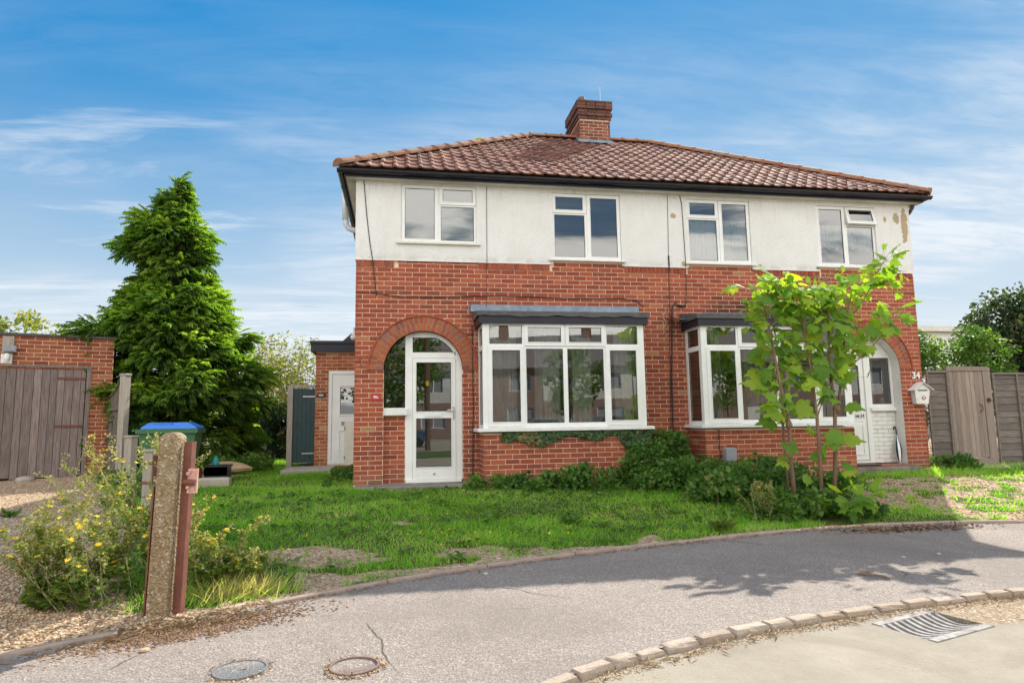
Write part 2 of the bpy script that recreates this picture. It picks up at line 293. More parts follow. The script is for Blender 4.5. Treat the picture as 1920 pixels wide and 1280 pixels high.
    M['ivy'] = leaf('ivy_leaf', [(0, (.035, .075, .028)), (.6, (.065, .12, .04)), (.85, (.15, .15, .045)), (1, (.28, .18, .07))], .25)
    M['shrub_l'] = leaf('pale_shrub_leaf', [(0, (.10, .14, .025)), (.5, (.22, .24, .05)), (.85, (.36, .33, .10)), (1, (.45, .34, .16))], .45)
    M['shrub_d'] = leaf('dark_shrub_leaf', [(0, (.025, .045, .02)), (.6, (.05, .085, .035)), (.9, (.085, .12, .045)), (1, (.22, .10, .06))], .3)
    M['shrub_m'] = leaf('mid_shrub_leaf', [(0, (.05, .11, .02)), (.6, (.11, .20, .035)), (1, (.22, .28, .06))], .4)
    M['weed'] = leaf('weed_leaf', [(0, (.08, .14, .025)), (.5, (.18, .23, .05)), (.85, (.30, .31, .10)), (1, (.42, .34, .18))], .45)
    t = NT('gravel_stone'); c = t.ramp(t.attr('rnd'), [(0, (.20, .12, .07)), (.3, (.38, .25, .15)), (.65, (.52, .38, .245)), (.92, (.6, .5, .38)), (1, (.3, .27, .25))]); M['stone'] = t.done(c, .85, .25)
    M['verge'] = simple('verge_grass', (.05, .10, .02), (.08, .13, .03), 3, .95, .03, 30)
make_materials()

# ------------------------------------------------------------------ object helpers
def tag(o, label=None, cat=None, group=None, kind=None):
    if label: o['label'] = label
    if cat: o['category'] = cat
    if group: o['group'] = group
    if kind: o['kind'] = kind
    return o
def worg(o):
    v = Vector((0, 0, 0))
    while o is not None: v += o.location; o = o.parent
    return v
def thing(name, label, cat, loc, group=None):
    o = bpy.data.objects.new(name, None); COL.objects.link(o); o.location = loc; o.empty_display_size = .2
    return tag(o, label, cat, group)
def link(name, me, parent=None, mat=None, loc=None, rot=None):
    o = bpy.data.objects.new(name, me); COL.objects.link(o)
    if mat is not None and not me.materials:
        for x in (mat if isinstance(mat, (list, tuple)) else [mat]): me.materials.append(M[x] if isinstance(x, str) else x)
    p = Vector(loc) if loc is not None else Vector((0, 0, 0))
    if parent is not None: o.parent = parent; p = p - worg(parent)
    o.location = p
    if rot is not None: o.rotation_euler = rot
    return o
def np_mesh(name, V, F, rnd=None, smooth=False):
    V = np.asarray(V, np.float32); F = np.asarray(F, np.int32); k = F.shape[1]
    me = bpy.data.meshes.new(name); me.vertices.add(len(V)); me.vertices.foreach_set('co', V.ravel())
    me.loops.add(F.size); me.loops.foreach_set('vertex_index', F.ravel())
    me.polygons.add(len(F)); me.polygons.foreach_set('loop_start', np.arange(0, F.size, k, dtype=np.int32))
    if smooth: me.polygons.foreach_set('use_smooth', np.ones(len(F), bool))
    me.update(calc_edges=True)
    if rnd is not None:
        a = me.attributes.new('rnd', 'FLOAT', 'FACE'); a.data.foreach_set('value', np.asarray(rnd, np.float32))
    return me
class MB:
    def __init__(s): s.v = []; s.f = []; s.mi = []; s.r = []; s.cr = 0.5; s.cm = 0
    def face(s, pts):
        n = len(s.v); s.v += [tuple(p) for p in pts]; s.f.append(tuple(range(n, n+len(pts)))); s.mi.append(s.cm); s.r.append(s.cr)
    def mesh(s, V, F):
        n = len(s.v); s.v += [tuple(p) for p in V]
        for f in F: s.f.append(tuple(i+n for i in f)); s.mi.append(s.cm); s.r.append(s.cr)
    def box(s, x0, x1, y0, y1, z0, z1, T=None):
        V = [(x0,y0,z0),(x1,y0,z0),(x1,y1,z0),(x0,y1,z0),(x0,y0,z1),(x1,y0,z1),(x1,y1,z1),(x0,y1,z1)]
        if T: V = [T(Vector(p)) for p in V]
        s.mesh(V, [(0,3,2,1),(4,5,6,7),(0,1,5,4),(1,2,6,5),(2,3,7,6),(3,0,4,7)])
    def bbox(s, x0, x1, y0, y1, z0, z1, b=.004, T=None):      # box with chamfered top/front edges
        V = []
        for z, i in ((z0, 0), (z1-b, 0), (z1, b)):
            V += [(x0+i, y0+i, z), (x1-i, y0+i, z), (x1-i, y1-i, z), (x0+i, y1-i, z)]
        if T: V = [T(Vector(p)) for p in V]
        F = [(3,2,1,0)] + [(4*k+i, 4*k+(i+1) % 4, 4*k+4+(i+1) % 4, 4*k+4+i) for k in range(2) for i in range(4)] + [(8,9,10,11)]
        s.mesh(V, F)
    def tube(s, pts, radii, n=6, cap=True):
        pts = [Vector(p) for p in pts]
        if isinstance(radii, (int, float)): radii = [radii]*len(pts)
        rings = []; prev = None
        for i, p in enumerate(pts):
            d = (pts[min(i+1, len(pts)-1)] - pts[max(i-1, 0)]).normalized()
            a = prev if prev is not None else (Vector((1, 0, 0)) if abs(d.x) < .8 else Vector((0, 1, 0)))
            a = (a - d*a.dot(d)).normalized(); prev = a; b = d.cross(a)
            rings.append([p + (a*math.cos(2*math.pi*k/n) + b*math.sin(2*math.pi*k/n))*radii[i] for k in range(n)])
        V = [q for r in rings for q in r]
        F = [(i*n+k, i*n+(k+1) % n, (i+1)*n+(k+1) % n, (i+1)*n+k) for i in range(len(pts)-1) for k in range(n)]
        if cap: F += [tuple(range(n))[::-1], tuple((len(pts)-1)*n+k for k in range(n))]
        s.mesh(V, F)
    def lathe(s, c, prof, n=16):
        V = [(c[0]+r*math.cos(2*math.pi*k/n), c[1]+r*math.sin(2*math.pi*k/n), c[2]+z) for r, z in prof for k in range(n)]
        F = [(i*n+k, i*n+(k+1) % n, (i+1)*n+(k+1) % n, (i+1)*n+k) for i in range(len(prof)-1) for k in range(n)]
        F += [tuple(range(n))[::-1], tuple((len(prof)-1)*n+k for k in range(n))]; s.mesh(V, F)
    def plate(s, rect, holes, yf, yb, T=None, back=False):    # rect and holes (u0,u1,v0,v1) in a vertical plane, front at yf
        us = sorted({rect[0], rect[1], *[min(max(h[i], rect[0]), rect[1]) for h in holes for i in (0, 1)]})
        vs = sorted({rect[2], rect[3], *[min(max(h[i], rect[2]), rect[3]) for h in holes for i in (2, 3)]})
        def solid(i, j):
            if i < 0 or j < 0 or i >= len(us)-1 or j >= len(vs)-1: return False
            cu, cv = (us[i]+us[i+1])/2, (vs[j]+vs[j+1])/2
            return not any(h[0] < cu < h[1] and h[2] < cv < h[3] for h in holes)
        T = T or (lambda p: p)
        def q(*pts): s.face([T(Vector(p)) for p in pts])
        for i in range(len(us)-1):
            for j in range(len(vs)-1):
                if not solid(i, j): continue
                a, b, c, d = us[i], us[i+1], vs[j], vs[j+1]
                q((a,yf,c),(b,yf,c),(b,yf,d),(a,yf,d))
                if back: q((b,yb,c),(a,yb,c),(a,yb,d),(b,yb,d))
                if not solid(i-1, j): q((a,yb,c),(a,yf,c),(a,yf,d),(a,yb,d))
                if not solid(i+1, j): q((b,yf,c),(b,yb,c),(b,yb,d),(b,yf,d))
                if not solid(i, j-1): q((a,yb,c),(b,yb,c),(b,yf,c),(a,yf,c))
                if not solid(i, j+1): q((a,yf,d),(b,yf,d),(b,yb,d),(a,yb,d))
    def build(s, name, mat, parent=None, smooth=False, shift=True):
        me = bpy.data.meshes.new(name); V = s.v; loc = None
        if parent is None and shift:
            a = np.array(V); loc = Vector(((a[:,0].min()+a[:,0].max())/2, (a[:,1].min()+a[:,1].max())/2, a[:,2].min()))
            V = [tuple(Vector(p)-loc) for p in V]
        me.from_pydata(V, [], s.f)
        me.polygons.foreach_set('material_index', s.mi)
        if smooth: me.polygons.foreach_set('use_smooth', [True]*len(s.f))
        at = me.attributes.new('rnd', 'FLOAT', 'FACE'); at.data.foreach_set('value', s.r)
        me.update(); return link(name, me, parent, mat, loc)
def mb_mesh(mb, name, mat):
    me = bpy.data.meshes.new(name); me.from_pydata(mb.v, [], mb.f); me.polygons.foreach_set('material_index', mb.mi)
    at = me.attributes.new('rnd', 'FLOAT', 'FACE'); at.data.foreach_set('value', mb.r)
    for x in (mat if isinstance(mat, (list, tuple)) else [mat]): me.materials.append(M[x])
    me.update(); return me

# vectorised scatter of a small template
def basis(U, Nn):
    U = U/np.linalg.norm(U, axis=1, keepdims=True); Wd = np.cross(U, Nn); l = np.linalg.norm(Wd, axis=1, keepdims=True); l[l < 1e-6] = 1; Wd = Wd/l
    return Wd, U, np.cross(Wd, U)
def scatter(name, T, F, P, U, Nn, S, rnd, mat, parent=None, smooth=False, kind=None, loc=None):
    T = np.asarray(T, float); F = np.asarray(F, int); P = np.asarray(P, float); N = len(P)
    S = np.asarray(S, float); S = np.repeat(S[:, None], 3, 1) if S.ndim == 1 else S
    A, B, C = basis(np.asarray(U, float), np.asarray(Nn, float))
    V = P[:, None, :] + (T[None, :, 0:1]*S[:, None, 0:1])*A[:, None, :] + (T[None, :, 1:2]*S[:, None, 1:2])*B[:, None, :] + (T[None, :, 2:3]*S[:, None, 2:3])*C[:, None, :]
    V = V.reshape(-1, 3); FF = (F[None] + (np.arange(N)*len(T))[:, None, None]).reshape(-1, F.shape[1])
    base = None
    if parent is None:
        base = Vector(loc) if loc else Vector((float((V[:,0].min()+V[:,0].max())/2), float((V[:,1].min()+V[:,1].max())/2), float(V[:,2].min())))
        V = V - np.array(base)
    me = np_mesh(name, V, FF, np.repeat(np.clip(rnd, 0, 1), len(F)), smooth)
    o = link(name, me, parent, mat, base)
    if kind: o['kind'] = kind
    return o
DIAMOND = ([(0,0,0),(.5,.45,.12),(0,1,0),(-.5,.45,.12)], [(0,1,2),(0,2,3)])
OVATE = ([(0,0,0),(.32,.25,.08),(.36,.55,.08),(0,1,-.05),(-.36,.55,.08),(-.32,.25,.08),(0,.5,0)], [(0,1,6),(1,2,6),(2,3,6),(3,4,6),(4,5,6),(5,0,6)])
IVY = ([(0,0,0),(.35,-.05,.05),(.5,.35,.05),(.27,.45,0),(0,1,-.03),(-.27,.45,0),(-.5,.35,.05),(-.35,-.05,.05)], [(0,1,2),(0,2,3),(0,3,4),(0,4,5),(0,5,6),(0,6,7)])
BLADE = ([(-.5,0,0),(.5,0,0),(-.38,.5,.06),(.38,.5,.06),(0,1,.26)], [(0,1,3),(0,3,2),(2,3,4)])
STONE = ([(1,0,0),(0,1,0),(-1,0,0),(0,-1,0),(.1,.1,.62),(0,0,-.5)], [(0,1,4),(1,2,4),(2,3,4),(3,0,4),(1,0,5),(2,1,5),(3,2,5),(0,3,5)])
def rdir(n, up=0.0):
    d = RNG.normal(size=(n, 3)); d[:, 2] += up; return d/np.linalg.norm(d, axis=1, keepdims=True)

# ------------------------------------------------------------------ ground shape
EX = [-30,-12,-6,-3,-1.44,-1.01,-.48,.29,.85,1.21,1.91,2.46,3.03,3.74,4.36,4.77,5.53,6.13,6.94,7.78,9,11,14,20,40]
EY = [-20,-11.6,-8.6,-7.1,-6.35,-6.09,-5.8,-5.31,-5.02,-4.86,-4.59,-4.42,-4.25,-4.07,-3.92,-3.84,-3.72,-3.70,-3.77,-3.93,-4.25,-5.0,-6.6,-10.2,-22]
def ye(x): return np.interp(x, EX, EY)
def sst(t): t = np.clip(t, 0, 1); return t*t*(3-2*t)
def gh(x, y):
    x = np.asarray(x, float); y = np.asarray(y, float); d = y-ye(x)
    h = -.285 + .235*sst(d/3.7) + .07*sst((y-.2)/4) + .03*sst((x-9.5)/2)*sst(d/2)
    h = h + .05*sst((-x-3.2)/2)*sst((y+1)/3)
    h = h + .012*np.sin(x*2.3+y*1.1)*np.sin(y*2.9-x*.7)*sst(d/.4)
    return np.where(d < 0.02, -.55, h)
def g1(x, y): return float(gh(x, y))
def fence_x(y): return np.interp(y, [-5.72, -2.35, .28, 1.9, 3.1], [-.8, -2.09, -3.3, -4.05, -4.75])
def ell(x, y, cx, cy, rx, ry): return ((x-cx)/rx)**2 + ((y-cy)/ry)**2
def gravel_mask(x, y):                      # 1 = gravel, 0 = lawn soil
    x = np.asarray(x, float); y = np.asarray(y, float); d = y-ye(x)
    wob = .5*np.sin(x*5.3+1.7*np.sin(y*4.1))*np.sin(y*6.1+1.3*np.sin(x*3.7))+.35*np.sin(x*13.1+y*7.3)*np.sin(y*15.7-x*4.9)
    left = sst((fence_x(y)-x-.05)/.4)*sst((3.6-y)/.5)
    right = sst((x-6.9-.35*np.sin(y*3)-.3*wob)/.5)*sst((d+.5)/.2)*(1-.9*sst((y+1.25+.25*wob)/.3)*sst((13-x)/1))
    right = right*(1-.9*sst((wob+.02)/.3))
    strip = np.where((x > -1.2) & (x < 3.4), sst((.42+.12*np.sin(x*4)-d)/.18), sst((.16-d)/.1))
    m = np.maximum(np.maximum(left, right), strip)
    for c in ((.05,-4.35,.62,.36),(1.45,-4.25,.55,.28),(-.15,-4.95,.5,.25),(.75,-3.05,.22,.1),(-3.0,2.9,.9,.5)):
        m = np.maximum(m, sst((1.25-ell(x, y, *c)+.9*wob)/.8)*.97)
    lawn_ = sst((x-fence_x(y)-.2)/.3)*sst((6.6-x)/.4)
    return np.clip(m-lawn_*.55*sst((wob-.05)/.4), 0, 1)

# ------------------------------------------------------------------ bricks
BRNG = random.Random(5)
def brick_proto(mat, L=.215, H=.065, D=.04, n=10, lo=0, hi=1):
    out = []
    for k in range(n):
        mb = MB(); mb.cr = lo+(hi-lo)*((k+.5)/n)**1.0; b = .005; j = lambda: BRNG.uniform(-.0016, .0016)
        mb.mesh([(-L/2, b, -H/2), (L/2, b, -H/2), (L/2, b, H/2), (-L/2, b, H/2),
                 (-L/2+b+j(), j(), -H/2+b+j()), (L/2-b+j(), j(), -H/2+b+j()), (L/2-b+j(), j(), H/2-b+j()), (-L/2+b+j(), j(), H/2-b+j()),
                 (-L/2, D, -H/2), (L/2, D, -H/2), (L/2, D, H/2), (-L/2, D, H/2)],
                [(4,5,6,7),(0,1,5,4),(1,2,6,5),(2,3,7,6),(3,0,4,7),(8,9,1,0),(9,10,2,1),(10,11,3,2),(11,8,0,3)])
        out.append(mb_mesh(mb, 'brick', mat))
    return out
def tone():                                   # skewed so that odd coloured bricks stay rare
    r = BRNG.random(); return r*.8 if BRNG.random() < .955 else .78+.22*BRNG.random()
class Plane:
    """wall plane: origin o, angle a of its run about Z; outward normal is (sin a, -cos a)"""
    def __init__(s, o, a=0.0): s.o = Vector(o); s.a = a; s.c = math.cos(a); s.s = math.sin(a)
    def __call__(s, p): return Vector((s.o.x+p[0]*s.c-p[1]*s.s, s.o.y+p[0]*s.s+p[1]*s.c, s.o.z+p[2]))
def courses(x0, x1, z0, z1, opens=(), off=0.0, phase=0):
    """stretcher bond as (x0,x1,z0,z1); opens: functions (za,zb)->(xa,xb) or None"""
    out = []; k = 0; z = z0
    while z+.06 <= z1:
        top = min(z+.065, z1); x = x0-(.1125 if (k+phase) % 2 else 0)+off; holes = [h for h in (f(z, top) for f in opens) if h]
        while x < x1:
            segs = [(max(x, x0), min(x+.215, x1))]
            for a, b in holes:
                ns = []
                for p, q in segs:
                    if b <= p or a >= q: ns.append((p, q)); continue
                    if a > p: ns.append((p, a-.004))
                    if b < q: ns.append((b+.004, q))
                segs = ns
            out += [(p, q, z, top) for p, q in segs if q-p > .025]
            x += .225
        z += .075; k += 1
    return out
def lay(parent, protos, mat, jobs, budget, stuffname='brickwork', pr=None):
    """jobs: list of (Plane, bricks). Full stretchers nearest the camera become brick objects, the rest one stuff mesh"""
    full = []; rest = []
    for pl, bs in jobs:
        for b in bs:
            c = pl(((b[0]+b[1])/2, 0, (b[2]+b[3])/2))
            if abs(b[1]-b[0]-.215) < .002 and abs(b[3]-b[2]-.065) < .002 and pl.hid is False: full.append(((c-CAM).length, pl, b, c))
            else: rest.append((pl, b))
    full.sort(key=lambda t: t[0])
    for d, pl, b, c in full[:budget]:
        t = tone(); me = protos[min(len(protos)-1, int(t*len(protos)))]
        o = link('brick', me, parent, None, pl(((b[0]+b[1])/2, BRNG.uniform(-.0015, .0015), (b[2]+b[3])/2)), (0, 0, pl.a))
    mb = MB()
    for pl, b in rest + [(t[1], t[2]) for t in full[budget:]]:
        mb.cr = tone(); e = .005; x0, x1, z0, z1 = b; d = .04; j = BRNG.uniform(-.0015, .0015)
        V = [(x0,e,z0),(x1,e,z0),(x1,e,z1),(x0,e,z1),(x0+e,j,z0+e),(x1-e,j,z0+e),(x1-e,j,z1-e),(x0+e,j,z1-e),(x0,d,z0),(x1,d,z0),(x1,d,z1),(x0,d,z1)]
        mb.mesh([pl(p) for p in V], [(4,5,6,7),(0,1,5,4),(1,2,6,5),(2,3,7,6),(3,0,4,7),(8,9,1,0),(9,10,2,1),(10,11,3,2),(11,8,0,3)])
    if mb.f: o = mb.build(stuffname, mat, parent); o['kind'] = 'stuff'
    return mb
def plane(o, a=0.0, hid=False): p = Plane(o, a); p.hid = hid; return p
def text_mesh(name, txt, size, mat, parent, pl, x, z, proud=.004, align='CENTER', bold=.0):
    cu = bpy.data.curves.new(name, 'FONT'); cu.body = txt; cu.size = size; cu.extrude = .0025; cu.align_x = align; cu.align_y = 'CENTER'; cu.offset = bold; cu.resolution_u = 3
    tmp = bpy.data.objects.new(name, cu); COL.objects.link(tmp); dg = bpy.context.evaluated_depsgraph_get(); me = bpy.data.meshes.new_from_object(tmp.evaluated_get(dg)); COL.objects.unlink(tmp); bpy.data.objects.remove(tmp)
    me.materials.clear(); return link(name, me, parent, mat, pl((x, -proud, z)), (rad(90), 0, pl.a))

# ------------------------------------------------------------------ the pair of houses
HW, HD = 10.13, 7.2
house = thing('semi_detached_house', 'pair of red brick and white rendered semi-detached houses under one tiled hipped roof', 'house', (5.065, 3.6, 0))
FP = plane((0, 0, 0)); BAYD = .6
BAYS = ((1.96, 4.57), (5.55, 8.22))
ARCHES = ((1.08, .63), (9.05, .63)); ZS = 1.78
SOLD = ((0, .65), (1.98, 3.23), (4.5, 5.66), (6.92, 8.24), (9.43, HW))
def arch_open(cx, R):
    def f(za, zb):
        if (za+zb)/2 <= ZS-.01: return (cx-.63, cx+.63)
        h = R*R-max(0, (za+zb)/2-ZS)**2
        return (cx-math.sqrt(h), cx+math.sqrt(h)) if h > 0 else None
    return f
opens = [arch_open(c, .875) for c, r in ARCHES]
opens += [(lambda a, b, q=q: (q[0]+.02, q[1]-.02) if b < 2.62 else None) for q in BAYS]
opens += [(lambda a, b, q=q: q if a > 3.44 else None) for q in SOLD]
opens += [lambda a, b: (.65, 1.98) if a > 3.54 else None]
jobs = [(FP, courses(0, HW, 0, 3.625, opens))]
for x0, x1 in BAYS:
    jobs.append((plane((0, -BAYD, 0)), courses(x0, x1, -.075, .765)))
    jobs.append((plane((x0, 0, 0), rad(-90)), courses(0, BAYD, -.075, .765, phase=1)))
    jobs.append((plane((x1, -BAYD, 0), rad(90), True), courses(0, BAYD, -.075, .765, phase=1)))
jobs.append((plane((0, .13, 0)), courses(.45, .815, 0, 1.06, phase=1)))
jobs.append((plane((1.706, .12, 0), rad(-90)), courses(0, .115, 0, ZS)))
jobs.append((plane((0, HD, 0), rad(-90), True), courses(0, HD, 0, 3.55)))
jobs.append((plane((HW, 0, 0), rad(90), True), courses(0, HD, 0, 3.55)))
protos = brick_proto('brick', n=24)
lay(house, protos, 'brick', jobs, 300)
sd = MB()                                                           # soldier course under the render
for a, b in SOLD:
    x = a+.002
    while x+.07 < b+.01:
        sd.cr = tone()*.8; sd.bbox(x, x+.066, -.012+BRNG.uniform(-.002, .002), .05, 3.452, 3.555, .004); x += .0755
o = sd.build('soldier_course', 'brick', house); o['kind'] = 'stuff'
# arch rings: two rings of wedge bricks
vm = []
for k in range(8):
    mb = MB(); mb.cr = (k+.5)/8; a, b = .030, .0345; h = .112
    mb.mesh([(-a,0,0),(a,0,0),(b,0,h),(-b,0,h),(-a,.11,0),(a,.11,0),(b,.11,h),(-b,.11,h)], [(0,1,2,3),(1,5,6,2),(5,4,7,6),(4,0,3,7),(3,2,6,7),(4,5,1,0)])
    vm.append(mb_mesh(mb, 'arch_brick', 'brick_arch'))
for cx, R in ARCHES:
    for r0, n in ((R+.002, 27), (R+.124, 32)):
        for i in range(n):
            t = math.pi*(i+.5)/n
            link('arch_brick', BRNG.choice(vm), house, None, (cx-r0*math.cos(t), -.012+BRNG.uniform(-.002, .002), ZS+r0*math.sin(t)), (0, t-math.pi/2, 0))
    mr = MB(); N = 40                                                 # mortar between the ring bricks
    for i in range(N):
        t0, t1 = math.pi*i/N, math.pi*(i+1)/N; Q = lambda r, t, y: (cx-r*math.cos(t), y, ZS+r*math.sin(t))
        mr.mesh([Q(.636,t0,-.004),Q(.636,t1,-.004),Q(.874,t1,-.004),Q(.874,t0,-.004),Q(.636,t0,.1),Q(.636,t1,.1)], [(3,2,1,0),(0,1,5,4)])
    mr.build('arch_mortar', 'arch_joint', house)
    hd = MB(); N = 30; hd.cr = .5                                    # thin tile drip round the arch
    for i in range(N):
        t0, t1 = math.pi*i/N, math.pi*(i+1)/N
        P = lambda r, t, y: (cx-r*math.cos(t), y, ZS-.03+r*math.sin(t)+.03)
        for (ra, rb) in ((.868, .888),):
            hd.mesh([P(ra,t0,-.03),P(ra,t1,-.03),P(rb,t1,-.03),P(rb,t0,-.03),P(ra,t0,.02),P(ra,t1,.02),P(rb,t1,.02),P(rb,t0,.02)], [(0,1,2,3)[::-1],(3,2,6,7)[::-1],(0,4,5,1)[::-1]])
    hd.build('arch_drip', 'brick_arch', house)
# mortar and carcass
mo = MB(); holes = [(c-.63, c+.63, -.3, ZS) for c, r in ARCHES]
for c, r in ARCHES:
    z = ZS
    while z < ZS+.74: hh = math.sqrt(max(0, .74**2-(z+.02-ZS)**2)); holes.append((c-hh, c+hh, z, z+.02)); z += .02
holes += [(x0+.06, x1-.06, .1, 2.5) for x0, x1 in BAYS]
mo.plate((0.005, HW-.005, -.3, 3.63), holes, .0085, .3)
mo.plate((.45, .82, -.3, 1.06), [], .139, .2)
for x0, x1 in BAYS:
    mo.plate((x0+.009, x1-.009, -.4, .765), [], -BAYD+.0085, -BAYD+.15)
    for xx, a in ((x0+.0085, -1), (x1-.0085, 1)): mo.face([(xx,0,-.4),(xx,-BAYD+.01,-.4),(xx,-BAYD+.01,.765),(xx,0,.765)])
for xx in (.0085, HW-.0085): mo.face([(xx, .009, -.4), (xx, HD, -.4), (xx, HD, 3.56), (xx, .009, 3.56)])
mo.face([(1.7145, .0085, 0), (1.7145, .14, 0), (1.7145, .14, ZS), (1.7145, .0085, ZS)])
mo.face([(0, HD, -.4), (HW, HD, -.4), (HW, HD, 4.87), (0, HD, 4.87)])
mo.build('mortar', 'mortar', house)
UPW = ((.71, 1.95, 3.875, 4.85), (3.25, 4.46, 3.655, 4.81), (5.69, 6.89, 3.655, 4.805), (8.21, 9.41, 3.66, 4.79))
rd = MB(); HZ = [(a, b, c if i == 0 else 3.4, d) for i, (a, b, c, d) in enumerate(UPW)]
rd.plate((-.014, HW+.014, 3.558, 4.875), HZ, -.014, .12)
rd.face([(-.014, HD, 3.558), (-.014, -.014, 3.558), (-.014, -.014, 4.875), (-.014, HD, 4.875)])
rd.face([(HW+.014, -.014, 3.558), (HW+.014, HD, 3.558), (HW+.014, HD, 4.875), (HW+.014, -.014, 4.875)])
rd.build('render_wall', 'render', house)
for a, b in ((-.02, 3.2), (4.5, 5.66), (6.92, 8.16), (9.45, HW+.02)): dl = MB(); dl.box(a, b, -.022, -.0145, 3.553, 3.572); dl.build('render_drip', 'white_paint', house)
# soffit, fascia, gutter
OV = .17; sf = MB(); sf.box(-OV, HW+OV, -OV, HD+OV, 4.874, 4.886); sf.build('soffit', 'soffit', house)
fa = MB(); fa.box(-OV-.02, HW+OV+.02, -OV-.02, -OV, 4.872, 5.02); fa.box(-OV-.02, -OV, -OV, HD+OV, 4.872, 5.02); fa.box(HW+OV, HW+OV+.02, -OV, HD+OV, 4.872, 5.02); fa.box(-OV, HW+OV, HD+OV, HD+OV+.02, 4.872, 5.02)
fa.build('fascia', 'black_timber', house)
def gutter(a, b):
    a, b = Vector(a), Vector(b); d = (b-a).normalized(); n = Vector((d.y, -d.x, 0)); mb = MB(); K = 8
    for r, fl in ((.056, 0), (.051, 1)):
        R0 = [[p + n*(r*math.cos(math.pi*k/K)) + Vector((0, 0, -r*math.sin(math.pi*k/K))) for k in range(K+1)] for p in (a, b)]
        for k in range(K):
            f = [R0[0][k], R0[1][k], R0[1][k+1], R0[0][k+1]]; mb.face(f if not fl else f[::-1])
        if not fl:
            for R1 in R0: mb.face(R1)
    L = (b-a).length; k = 1.0
    while k < L:                                                      # joint brackets
        c = a+d*k; R1 = [c+s_*d*.03+n*(.062*math.cos(math.pi*j/K))+Vector((0, 0, -.062*math.sin(math.pi*j/K))) for s_ in (-1, 1) for j in range(K+1)]
        mb.mesh(R1, [(j, j+1, j+K+2, j+K+1) for j in range(K)]); k += 1.9
    return mb
GO = OV+.02+.058; GZ = 4.965
gutter((-GO-.05, -GO, GZ), (HW+GO+.05, -GO, GZ)).build('gutter', 'black_plastic', house)
gutter((-GO, HD, GZ), (-GO, -GO, GZ)).build('gutter', 'black_plastic', house)
gutter((HW+GO, -GO, GZ), (HW+GO, HD, GZ)).build('gutter', 'black_plastic', house)
# roof
TP = rad(32); EO = .27; EZ = 5.0; AP = 3.61; RZ = EZ+(AP+EO)*math.tan(TP)
A = (-EO, -EO, EZ); B = (HW+EO, -EO, EZ); C_ = (HW+EO, HD+EO, EZ); D_ = (-EO, HD+EO, EZ); P1 = (AP, 3.6, RZ); P2 = (HW-AP, 3.6, RZ)
rf = MB(); rf.cr = .2
for f in ((A, B, P2, P1), (B, C_, P2), (C_, D_, P1, P2), (D_, A, P1)): rf.face(f)
rf.face((D_, C_, B, A))
roof = rf.build('roof', 'tile', house)
TW, TG = .206, .325
PROF = ((0, .003), (.028, .026), (.058, .028), (.086, .008), (.14, .002), (.206, .004))
def tile_mesh(mb, cr, f=lambda p: p):
    mb.cr = cr; V = []; L = .37
    for v, dz in ((0, .026), (L, .004)):
        V += [f((u-TW/2, v, h+dz)) for u, h in PROF]
    V += [f((u-TW/2, .004, h*.6+.006)) for u, h in PROF]; n = len(PROF)
    mb.mesh(V, [(i, i+1, n+i+1, n+i) for i in range(n-1)] + [(2*n+i, 2*n+i+1, i+1, i) for i in range(n-1)] + [(0, n, 2*n)])
tprot = []
for k in range(14):
    mb = MB(); tile_mesh(mb, (k+.5)/14); tprot.append(mb_mesh(mb, 'roof_tile', 'tile'))
tiles = []; ct, st = math.cos(TP), math.sin(TP); row = 0; v = 0.0
SL = (3.6+EO)/ct
while v < SL-.12:
    y = -EO-.03+v*ct; z = EZ+(v-.035)*st+.012; x = -EO+TW/2+.01
    while x < HW+EO:
        ym = y+.16*ct
        if x > ym-.03 and x < HW-ym+.03 and not (4.66 < x < 5.5 and ym > 3.2): tiles.append((x, y, z))
        x += TW
    v += TG
tiles.sort(key=lambda t: (Vector(t)-CAM).length); ts = MB()
for i, (x, y, z) in enumerate(tiles):
    jx = BRNG.uniform(-.006, .006); jr = BRNG.gauss(0, .011); jz = abs(BRNG.gauss(0, .005))
    if i < 300: link('roof_tile', BRNG.choice(tprot), roof, None, (x+jx, y, z+jz), (TP+jr*.6, jr, 0))
    else: tile_mesh(ts, BRNG.random(), lambda p, x=x+jx, y=y, z=z+jz: (x+p[0], y+p[1]*ct-p[2]*st, z+p[1]*st+p[2]*ct))
o = ts.build('roof_tiling', 'tile', roof); o['kind'] = 'stuff'
rm = []
for k in range(5):
    mb = MB(); mb.cr = (k+.5)/5; K = 7
    R0 = [[(x, r*math.cos(math.pi*j/K)*1.05, r*math.sin(math.pi*j/K)*.8) for j in range(K+1)] for x, r in ((0, .135), (.05, .135), (.06, .122), (.43, .118))]
    for a, b in zip(R0, R0[1:]):
        for j in range(K): mb.face([a[j], b[j], b[j+1], a[j+1]])
    mb.face(R0[0]); rm.append(mb_mesh(mb, 'ridge_tile', 'ridge'))
def ridge(a, b):
    a, b = Vector(a), Vector(b); d = (b-a); n = max(1, round(d.length/.40)); e = d.to_track_quat('X', 'Z').to_euler()
    for i in range(n): link('ridge_tile', BRNG.choice(rm), roof, None, a+d*(i/n)+Vector((0, 0, .02)), e)
up3 = Vector((0, 0, .0))
ridge(A, P1); ridge(B, P2); ridge(P1, (4.70, 3.6, RZ)); ridge((5.48, 3.6, RZ), P2)
